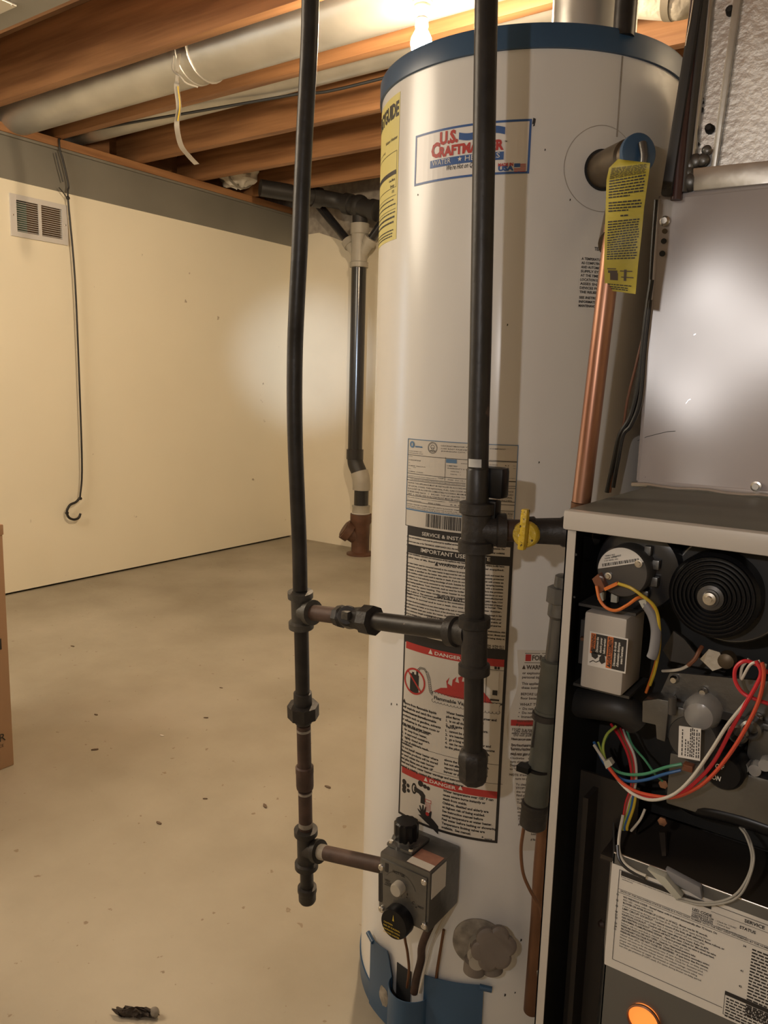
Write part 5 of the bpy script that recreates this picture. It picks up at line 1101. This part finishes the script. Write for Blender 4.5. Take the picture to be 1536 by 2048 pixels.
# dark flue elbow under the box and capacitor cylinder behind
obj('black_elbow', MB().tube(smooth_path([F(1160,1405,.84), F(1205,1410,.83), F(1245,1418,.83), F(1275,1440,.84)], 6), .017, 24), 'absold', fu_)
obj('motor_bracket', MB().poly([F(1325,1300,.87), F(1347,1262,.87), F(1368,1278,.87), F(1400,1318,.87), F(1450,1345,.87), F(1340,1322,.87)], (0,.004,0)), 'motor', fu_)
q = F(1424,1320,.85); obj('foil_flap', MB().poly([F(1400,1318,.845), F(1418,1298,.845), F(1440,1305,.845), F(1446,1335,.845), F(1425,1342,.845)], (0,.002,0)), 'galvfoil', fu_)
q = F(1452,1322,.845); obj('amber_knob', MB().rev(q+Vector((0,.01,0)), q+Vector((0,-.02,0)), [(0,.009),(.012,.008),(.014,.004)], 20), 'brass', fu_)
# burner box plate
obj('burner_plate', MB().poly([F(1318,1392,.84), F(1340,1345,.84), F(1560,1365,.84), F(1560,1452,.84), F(1500,1455,.84)], (0,.004,0)), 'alu', fu_, label='sloping metal burner plate')
obj('burner_plate', MB().hexa([F(1318,1392,.838), F(1560,1452,.838), F(1560,1470,.828), F(1318,1404,.828)], (0,.003,0)), 'motor', fu_)
for x, y in ((1348,1359),(1406,1384),(1344,1398),(1516,1437),(1477,1500),(1525,1504)): q = F(x,y,.836); obj('screw', MB().rev(q+Vector((0,.002,0)), q+Vector((0,-.01,0)), [(0,.0045),(.003,.0045),(.006,.003)], 12), 'silver', fu_)
# gas valve assembly
gv = obj('gas_valve', MB().poly([F(1285,1402,.815), F(1316,1398,.815), F(1338,1402,.815), F(1336,1428,.815), F(1330,1484,.815), F(1313,1478,.815), F(1311,1450,.815), F(1284,1444,.815)], (0,.03,0)), 'alu', fu_, bevel=.001, label='cast grey gas valve with a white data label')
obj('valve_block', MB().box((F(1340,1405,.822).x,.822,F(1340,1478,.822).z), (F(1372,1405,.822).x,.86,F(1340,1410,.822).z)), 'alu', gv, bevel=.002)
obj('post', MB().cyl(F(1345,1395,.812), F(1344,1428,.812), .0042, 16), 'motor', gv)
obj('valve_body', MB().box((F(1340,1505,.825).x,.825,F(1340,1610,.825).z), (FX1-.02,.87,F(1340,1505,.825).z)), 'alu', gv, bevel=.003)
q = F(1385,1478,.822); obj('solenoid', MB().rev(q+Vector((0,.03,0)), q+Vector((0,-.02,0)), [(0,.027),(.026,.027),(.031,.024)], 36), 'motor', gv)
q = F(1398,1432,.818); obj('clear_dome', MB().rev(q+Vector((0,.03,0)), q+Vector((0,-.02,0)), [(0,.019),(.022,.019),(.032,.014),(.036,.004)], 28), 'clear', gv)
gl = [F(1358,1452,.7988), F(1402,1458,.7988), F(1400,1522,.7988), F(1356,1514,.7988)]
obj('data_label', MB().hexa(gl, (0,.001,0)), 'paperw', gv, flat=True, label='white data label')
mb = MB(); dl_ = lambda a, b, e: gl[3]+(gl[2]-gl[3])*a+(gl[0]-gl[3])*b+Vector((0,-.0003,0))
for i, a in enumerate((.15,.30,.42,.52,.60,.68,.80,.90)):
    b = .08
    while b < (.92 if i not in (1,2) else .6): l = random.uniform(.04,.12); mb.add([dl_(a,b,0), dl_(a+.045,b,0), dl_(a+.045,b+l,0), dl_(a,b+l,0)], [(0,1,2,3)]); b += l+.03
flatprint('print', mb, 'ink', gv)
kn = F(1447,1545,.802); obj('selector_knob', MB().rev(kn+Vector((0,.03,0)), kn+Vector((0,-.02,0)), [(0,.020),(.028,.019),(.032,.016)], 32), 'blackgloss', gv, label='black selector knob lettered ON and OFF')
mb = MB(); kf2 = lambda u, v, e: Vector((kn.x+u, kn.y-.0022-e, kn.z+v)); text(mb, 'ON', kf2, -.010, -.009, .0050, .008, .02, .15, .0004); text(mb, 'OFF', kf2, -.008, .004, .0045, .008, .02, .15, .0004)
flatprint('print', mb, 'whiteink', gv)
for x, y in ((1475,1470),(1500,1462)): q = F(x,y,.815); obj('port', MB().rev(q+Vector((0,.02,0)), q+Vector((0,-.02,0)), [(0,.010),(.018,.010),(.020,.0075),(.010,.006)], 24), 'alu', gv)
obj('terminal', MB().box(F(1365,1530,.81)-Vector((0,0,.006)), F(1390,1534,.82)+Vector((0,0,.004))), 'w_brown', gv, bevel=.001)
obj('side_block', MB().box((F(1500,1440,.83).x,.83,F(1500,1520,.83).z), (FX1-.01,.87,F(1500,1440,.83).z)), 'alu', gv, bevel=.003)
for x, y in ((1485,1535),(1510,1540),(1530,1530)): q = F(x,y,.818); obj('port', MB().rev(q+Vector((0,.02,0)), q+Vector((0,-.02,0)), [(0,.006),(.022,.006)], 16), 'clear', gv)
obj('manifold_pipe', MB().tube(smooth_path([F(1375,1607,.86), F(1395,1615,.835), F(1470,1632,.832), F(1560,1662,.832)], 6), .009, 24), 'blackgloss', fu_, label='shiny black manifold pipe')
obj('black_rail', MB().hexa([F(1330,1585,.842), F(1560,1620,.842), F(1560,1595,.842), F(1335,1560,.842)], (0,.03,0)), 'dark', fu_); obj('rail_edge', MB().hexa([F(1440,1560,.838), F(1560,1590,.838), F(1560,1555,.838), F(1445,1535,.838)], (0,.004,0)), 'motor', fu_)
for x, y, m_ in ((1327,1568,'copper'),(1325,1643,'copper')): q = F(x,y,.835); obj('screw', MB().rev(q+Vector((0,.002,0)), q+Vector((0,-.01,0)), [(0,.0052),(.003,.0052),(.0035,.003)], 6), m_, fu_)
obj('deck_stud', MB().hexa([F(1318,1665,.86), F(1330,1665,.86), F(1332,1712,.84), F(1324,1712,.84)], (0,.006,0)), 'darkbrown', fu_)
# ---- wires
def wire(pts, m, r=.0017, ys=.80, name='wire'):
    pp = []
    for i, q in enumerate(pts): pp.append(F(q[0], q[1], q[2] if len(q) > 2 else ys))
    return obj(name, MB().tube(smooth_path(pp, 6), r, 8), m, fu_)
wire([(1193,1172,.786),(1199,1198,.784),(1212,1215,.784),(1232,1221,.784),(1255,1210,.786),(1275,1196,.79),(1290,1194,.80)], 'w_orange', .0017)
wire([(1236,1167,.785),(1262,1176,.785),(1285,1192,.787),(1305,1208,.79),(1315,1228,.795),(1319,1262,.80),(1318,1300,.81),(1310,1340,.82),(1300,1370,.83)], 'w_yellow', .0017)
wire([(1290,1194,.795),(1306,1212,.798),(1314,1240,.803),(1316,1300,.815),(1306,1345,.825),(1292,1385,.835)], 'w_orange', .0016)
obj('wire_sleeve', MB().tube(smooth_path([F(1290,1205,.80), F(1305,1230,.80), F(1312,1262,.80), F(1308,1300,.80), F(1303,1315,.80)], 5), .0052, 16), 'sleeve', fu_, label='grey rubber sleeve'); obj('cable_tie', MB().hexa([F(1277,1202,.795), F(1291,1198,.795), F(1293,1206,.795), F(1285,1217,.795)], (0,.006,0)), 'nylon', fu_)
wire([(1325,1342,.83),(1345,1341,.82),(1362,1338,.815),(1378,1330,.812)], 'w_white', .0016); wire([(1376,1331,.812),(1390,1318,.812),(1398,1303,.815),(1404,1293,.82)], 'w_brown', .0022)
# red loop with white, down over the gas valve, round and up into the bundle
arc = [(1536,1345,.80),(1515,1330,.792),(1490,1322,.79),(1472,1335,.79),(1470,1360,.79),(1485,1385,.79),(1510,1398,.79),(1545,1410,.795)]
wire(arc, 'w_red', .0019)
wire([(1512,1322,.785),(1522,1345,.785),(1512,1372,.785),(1490,1410,.785),(1462,1460,.785),(1430,1520,.785),(1400,1556,.785),(1360,1588,.787),(1320,1595,.79),(1280,1590,.795),(1250,1572,.80),(1225,1545,.805),(1212,1527,.81)], 'w_red', .0019)
wire([(1524,1325,.783),(1528,1350,.783),(1518,1400,.783),(1495,1450,.783),(1465,1500,.783),(1430,1545,.783),(1395,1575,.785),(1350,1594,.787),(1310,1592,.79),(1270,1582,.795),(1240,1562,.80),(1218,1535,.805)], 'w_redorange', .0019)
wire([(1530,1328,.787),(1520,1362,.787),(1495,1400,.787),(1455,1450,.782),(1420,1505,.782),(1380,1560,.782),(1345,1590,.784),(1305,1600,.787),(1270,1590,.79),(1245,1570,.80),(1222,1540,.805),(1200,1508,.81),(1188,1490,.815)], 'w_white', .0017)
wire([(1498,1318,.792),(1484,1335,.792),(1483,1358,.792),(1500,1330,.788),(1520,1322,.788)], 'w_white', .0014)
wire([(1364,1528,.80),(1330,1535,.797),(1290,1548,.80),(1250,1548,.805),(1222,1535,.81),(1208,1515,.815),(1206,1490,.82),(1216,1468,.83)], 'w_green', .0017)
wire([(1362,1540,.80),(1330,1548,.797),(1290,1560,.80),(1255,1562,.805),(1228,1548,.81),(1208,1525,.812),(1195,1500,.815),(1188,1484,.82)], 'w_blue', .0017)
wire([(1232,1452,.83),(1213,1470,.82),(1206,1495,.815),(1211,1522,.812)], 'w_lime', .0015); wire([(1196,1484,.82),(1204,1505,.815),(1212,1525,.812)], 'w_lime', .0012)
obj('cable_tie', MB().hexa([F(1207,1524,.803), F(1218,1519,.803), F(1225,1530,.803), F(1212,1538,.803)], (0,.008,0)), 'nylon', fu_)
wire([(1254,1462,.84),(1265,1490,.83),(1290,1520,.82),(1310,1548,.82),(1325,1562,.825)], 'w_green', .0013)
for k, (m_, dx) in enumerate((('w_red',0),('w_brown',5),('w_red',9),('w_white',12))):
    wire([(1222+dx*2,1448+dx,.85),(1240+dx,1475,.84),(1256+dx,1510,.835),(1263+dx*.8,1545,.83),(1262+dx*.6,1575,.828),(1252+dx*.5,1605,.826),(1247+dx*.4,1635,.825)], m_, .0016)
for k, (m_, dx) in enumerate((('w_blue',0),('w_yellow',5),('w_lime',-3))):
    wire([(1268+dx,1580,.828),(1262+dx,1615,.825),(1250+dx,1650,.822),(1249+dx,1660,.822)], m_, .0016)
wire([(1246,1630,.82),(1239,1668,.81),(1238,1700,.80),(1248,1725,.794),(1270,1742,.79),(1292,1752,.788)], 'w_white', .0017)
wire([(1234,1690,.80),(1238,1718,.794),(1255,1738,.79),(1290,1757,.787)], 'w_black', .0018); wire([(1262,1662,.825),(1280,1640,.825),(1290,1618,.83)], 'w_white', .0014)
obj('connector', MB().hexa([F(1293,1738,.783), F(1330,1755,.783), F(1364,1796,.783), F(1352,1800,.783), F(1296,1762,.783)][:4], (0,.010,0)), 'nylon', fu_, bevel=.001, label='cloudy white plastic wire connector')
obj('connector', MB().hexa([F(1330,1738,.790), F(1400,1775,.790), F(1404,1800,.790), F(1345,1765,.790)], (0,.008,0)), 'sleeve', fu_, bevel=.001)
wire([(1362,1796,.786),(1400,1805,.785),(1440,1803,.785),(1470,1790,.787),(1490,1765,.79),(1502,1735,.80),(1503,1705,.81),(1492,1672,.82),(1480,1655,.83)], 'w_grey', .0013); wire([(1352,1798,.785),(1400,1810,.784),(1450,1806,.784),(1480,1790,.786),(1499,1755,.79),(1508,1715,.80),(1500,1680,.82),(1486,1655,.83)], 'w_grey', .0011)
# ================================================================== coil cabinet above, plenum, lines
cc = thing('coil_cabinet', 'plain grey metal cabinet standing on top of the furnace, scratched front', 'cabinet', (-.1,1.25,.926))
CX0, CX1, CY, CZ0, CZ1 = -.3305, .158, 1.07, .9265, 1.302
def dish(a, b):  # panel bowed inward so the lamp's highlight lands on it
    X, Z = 2*min(max(a,0),1)-1, 2*min(max(b,0),1)-1; return CY+.031*(1-X*X)*(1-Z*Z)
obj('front_panel', MB().slab(lambda a, b, s: Vector((CX0+.003+(CX1-CX0-.006)*a, dish(a,b)+.0012*(1-s), CZ0+.004+(CZ1-CZ0-.008)*b)), 48, 40), 'paintgrey', cc, label='flat grey front panel, dished to steer its highlight')
obj('panel_edge', MB().box((CX0,CY-.0005,CZ0+.002), (CX0+.0045,CY+.012,CZ1)).box((CX0,CY-.0005,CZ1-.006), (CX1,CY+.012,CZ1)).box((CX0,CY-.0005,CZ0+.002), (CX1,CY+.010,CZ0+.008)), 'paintgrey', cc, bevel=.002)
obj('shell', MB().box((CX0+.001,CY+.046,CZ0), (CX1-.001,CY+.42,CZ1-.001)), 'paintgrey', cc)
obj('side_gap', MB().box((CX0+.002,CY+.010,CZ0+.001), (CX0+.006,CY+.048,CZ1-.002)).box((CX1-.006,CY+.010,CZ0+.001), (CX1-.002,CY+.048,CZ1-.002)), 'lipgrey', cc)
obj('bottom_flange', MB().tube([(CX0-.004+.02*k, CY-.004-.003*math.sin(k*2.1)*(k%3 == 0), .9275+.0012*math.sin(k*1.7)) for k in range(25)], .0032, 8), 'galvflat', cc, label='bent metal bead along the bottom')
def scr(x, y, m_='silver', r_=.0052):
    q = PY(x, y, CY); q.y = dish((q.x-CX0)/(CX1-CX0), (q.z-CZ0)/(CZ1-CZ0))-.004; o = obj('screw', MB().rev(q+Vector((0,.008,0)), q+Vector((0,-.02,0)), [(0,r_*1.25),(.0085,r_*1.25),(.0090,r_*.8),(.0125,r_*.75)], 6 if False else 20), m_, cc)
scr(1331,443); scr(1512,973)
for x, y, r_ in ((1329,462,.0032),(1327,482,.0034),(1324,507,.0036)): q = PY(x, y, CY-.0008); obj('hole', MB().cyl(q+Vector((0,.006,0)), q, r_, 16), 'brass' if y == 462 else 'slotdark', cc)
mb = MB()
def scratch(pts, w_):
    for a_, b_ in zip(pts, pts[1:]):
        p_, q_ = PY(a_[0],a_[1],CY+.004), PY(b_[0],b_[1],CY+.004)
        A_ = lambda pp: Vector((pp.x, dish((pp.x-CX0)/(CX1-CX0),(pp.z-CZ0)/(CZ1-CZ0))-.0005, pp.z)); mb.add([A_(p_), A_(q_), A_(q_+Vector((0,0,w_))), A_(p_+Vector((0,0,w_)))], [(0,1,2,3)])
scratch([(1277,882),(1295,874),(1318,868),(1335,864),(1350,863)], .0009); scratch([(1319,773),(1323,768),(1325,770)], .002); scratch([(1298,803),(1300,800)], .0012); scratch([(1333,824),(1337,819),(1342,819)], .001); scratch([(1349,823),(1353,819)], .0016); scratch([(1309,788),(1312,783)], .0012); scratch([(1292,955),(1293,954)], .001)
flatprint('scratch_marks', mb, 'ink', cc)
mb = MB(); scratch([(1369,808),(1374,801),(1378,799)], .0009); scratch([(1384,670),(1388,668)], .0012); flatprint('bright_scratches', mb, 'silver', cc)
# plenum duct
pn = thing('supply_plenum', 'shiny galvanized duct rising from the grey cabinet to the ceiling at the right', 'duct', (-.1,1.25,1.303))
A0 = PY(1383,325,1.078); A1 = PY(1421,-60,1.078); 
def pl_edge(z, x0=A0, x1=A1): return x0.x+(x1.x-x0.x)*(z-x0.z)/(x1.z-x0.z)
ZT = 1.60
obj('front_sheet', MB().slab(lambda a, b, s: Vector((pl_edge(1.303+(ZT-1.303)*b)+(.15-pl_edge(1.303+(ZT-1.303)*b))*a, 1.080+.002*(1-s)+.0012*math.sin(a*9+b*5), 1.303+(ZT-1.303)*b)), 24, 20), 'galvfoil', pn, label='rough galvanized front sheet')
obj('side_sheet', MB().slab(lambda a, b, s: Vector((pl_edge(1.303+(ZT-1.303)*b)-.0005-.001*s, 1.081+.36*a, 1.303+(ZT-1.303)*b)), 4, 8), 'galv', pn)
obj('upper_duct', MB().box((-.285,1.083,ZT-.001), (.15,1.44,2.40)), 'galv', pn)
obj('lower_strip', MB().hexa([PY(1386,382,1.064), PY(1386,336,1.064), PY(1640,310,1.064), PY(1640,356,1.064)], (0,.008,0)), 'galvflat', pn, bevel=.0015, label='flat galvanized strip at the foot')
obj('drive_cleat', MB().hexa([PY(1420,338,1.070), PY(1431,338,1.070), PY(1490,-60,1.070), PY(1474,-60,1.070)], (0,.009,0)), 'galv', pn, bevel=.002, label='vertical drive cleat')
obj('edge_seam', MB().tube([PY(1383,340,1.074), PY(1393,240,1.074), PY(1408,120,1.074), PY(1424,-40,1.074)], .0045, 12), 'galvflat', pn)
sb = MB()
for i, (x, y, r_) in enumerate(((1372,345,.011),(1378,362,.012),(1384,352,.009),(1376,330,.010),(1390,322,.009),(1405,320,.008),(1413,300,.006))): sb.sphere(PY(x, y, 1.069), r_, (1,.55,1.0), 14, 9)
obj('sealant_blobs', sb, 'alu', pn)
for x, y in ((1418,256),(1460,20)): q = PY(x,y,1.074); obj('screw', MB().rev(q+Vector((0,.006,0)), q+Vector((0,-.02,0)), [(0,.006),(.008,.005),(.010,.003)], 10), 'castdark', pn)
mb = MB()
for x, y in ((1404,197),(1405,205),(1404,218),(1403,222),(1396,288)): q = PY(x,y,1.0775); mb.sphere(q, .002, (1,.5,1), 8, 5)
obj('punch_holes', mb, 'slotdark', pn)['kind'] = 'stuff'
rl = thing('refrigerant_lines', 'dark upright strip and lines squeezed between the tank and the galvanized duct', 'pipe', (-.33,1.09,1.3))
obj('gap_strip', MB().hexa([PY(1320,390,1.05), PY(1342,390,1.05), PY(1410,-60,1.05), PY(1392,-60,1.05)], (0,.014,0)), 'absold', rl, bevel=.003, label='black strip for the dark gap')  # black strip put in for the dark gap between tank and duct
obj('copper_line', MB().tube([PY(1352,400,1.062), PY(1366,240,1.062), PY(1385,60,1.062), PY(1400,-60,1.062)], .0068, 16), 'darkred', rl, label='dark red-brown line')
obj('grey_line', MB().tube([PY(1366,385,1.068), PY(1376,290,1.068), PY(1396,100,1.068), PY(1411,-60,1.068)], .0062, 16), 'motor', rl)
obj('bright_edge', MB().tube([PY(1371,92,1.05), PY(1380,45,1.05), PY(1390,-20,1.05)], .0009, 6), 'silver', rl)
# thermostat wires dropping behind the copper pipe
tw_ = thing('thermostat_wires', 'thin dark and red wires dropping beside the cabinet edge behind the copper pipe', 'wire', (-.345,1.05,1.1))
Q = lambda x, y: PY(x, y, 1.055)
obj('wire', MB().tube(smooth_path([Q(1303,560), Q(1290,650), Q(1278,760), Q(1262,830), Q(1240,870), Q(1228,920), Q(1214,985)], 6), .0034, 8), 'w_black', tw_)
obj('wire', MB().tube(smooth_path([Q(1290,655), Q(1272,730), Q(1255,800), Q(1245,860), Q(1232,895), Q(1220,985)], 6), .0018, 8), 'w_brown', tw_, label='red-brown wire')
obj('wire', MB().tube(smooth_path([Q(1300,600), Q(1289,700), Q(1280,800), Q(1262,850), Q(1246,870), Q(1236,920), Q(1226,975)], 6), .0030, 8), 'w_black', tw_)
obj('wire', MB().tube(smooth_path([Q(1312,400), Q(1306,480), Q(1301,560), Q(1296,640)], 6), .0024, 8), 'w_black', tw_)
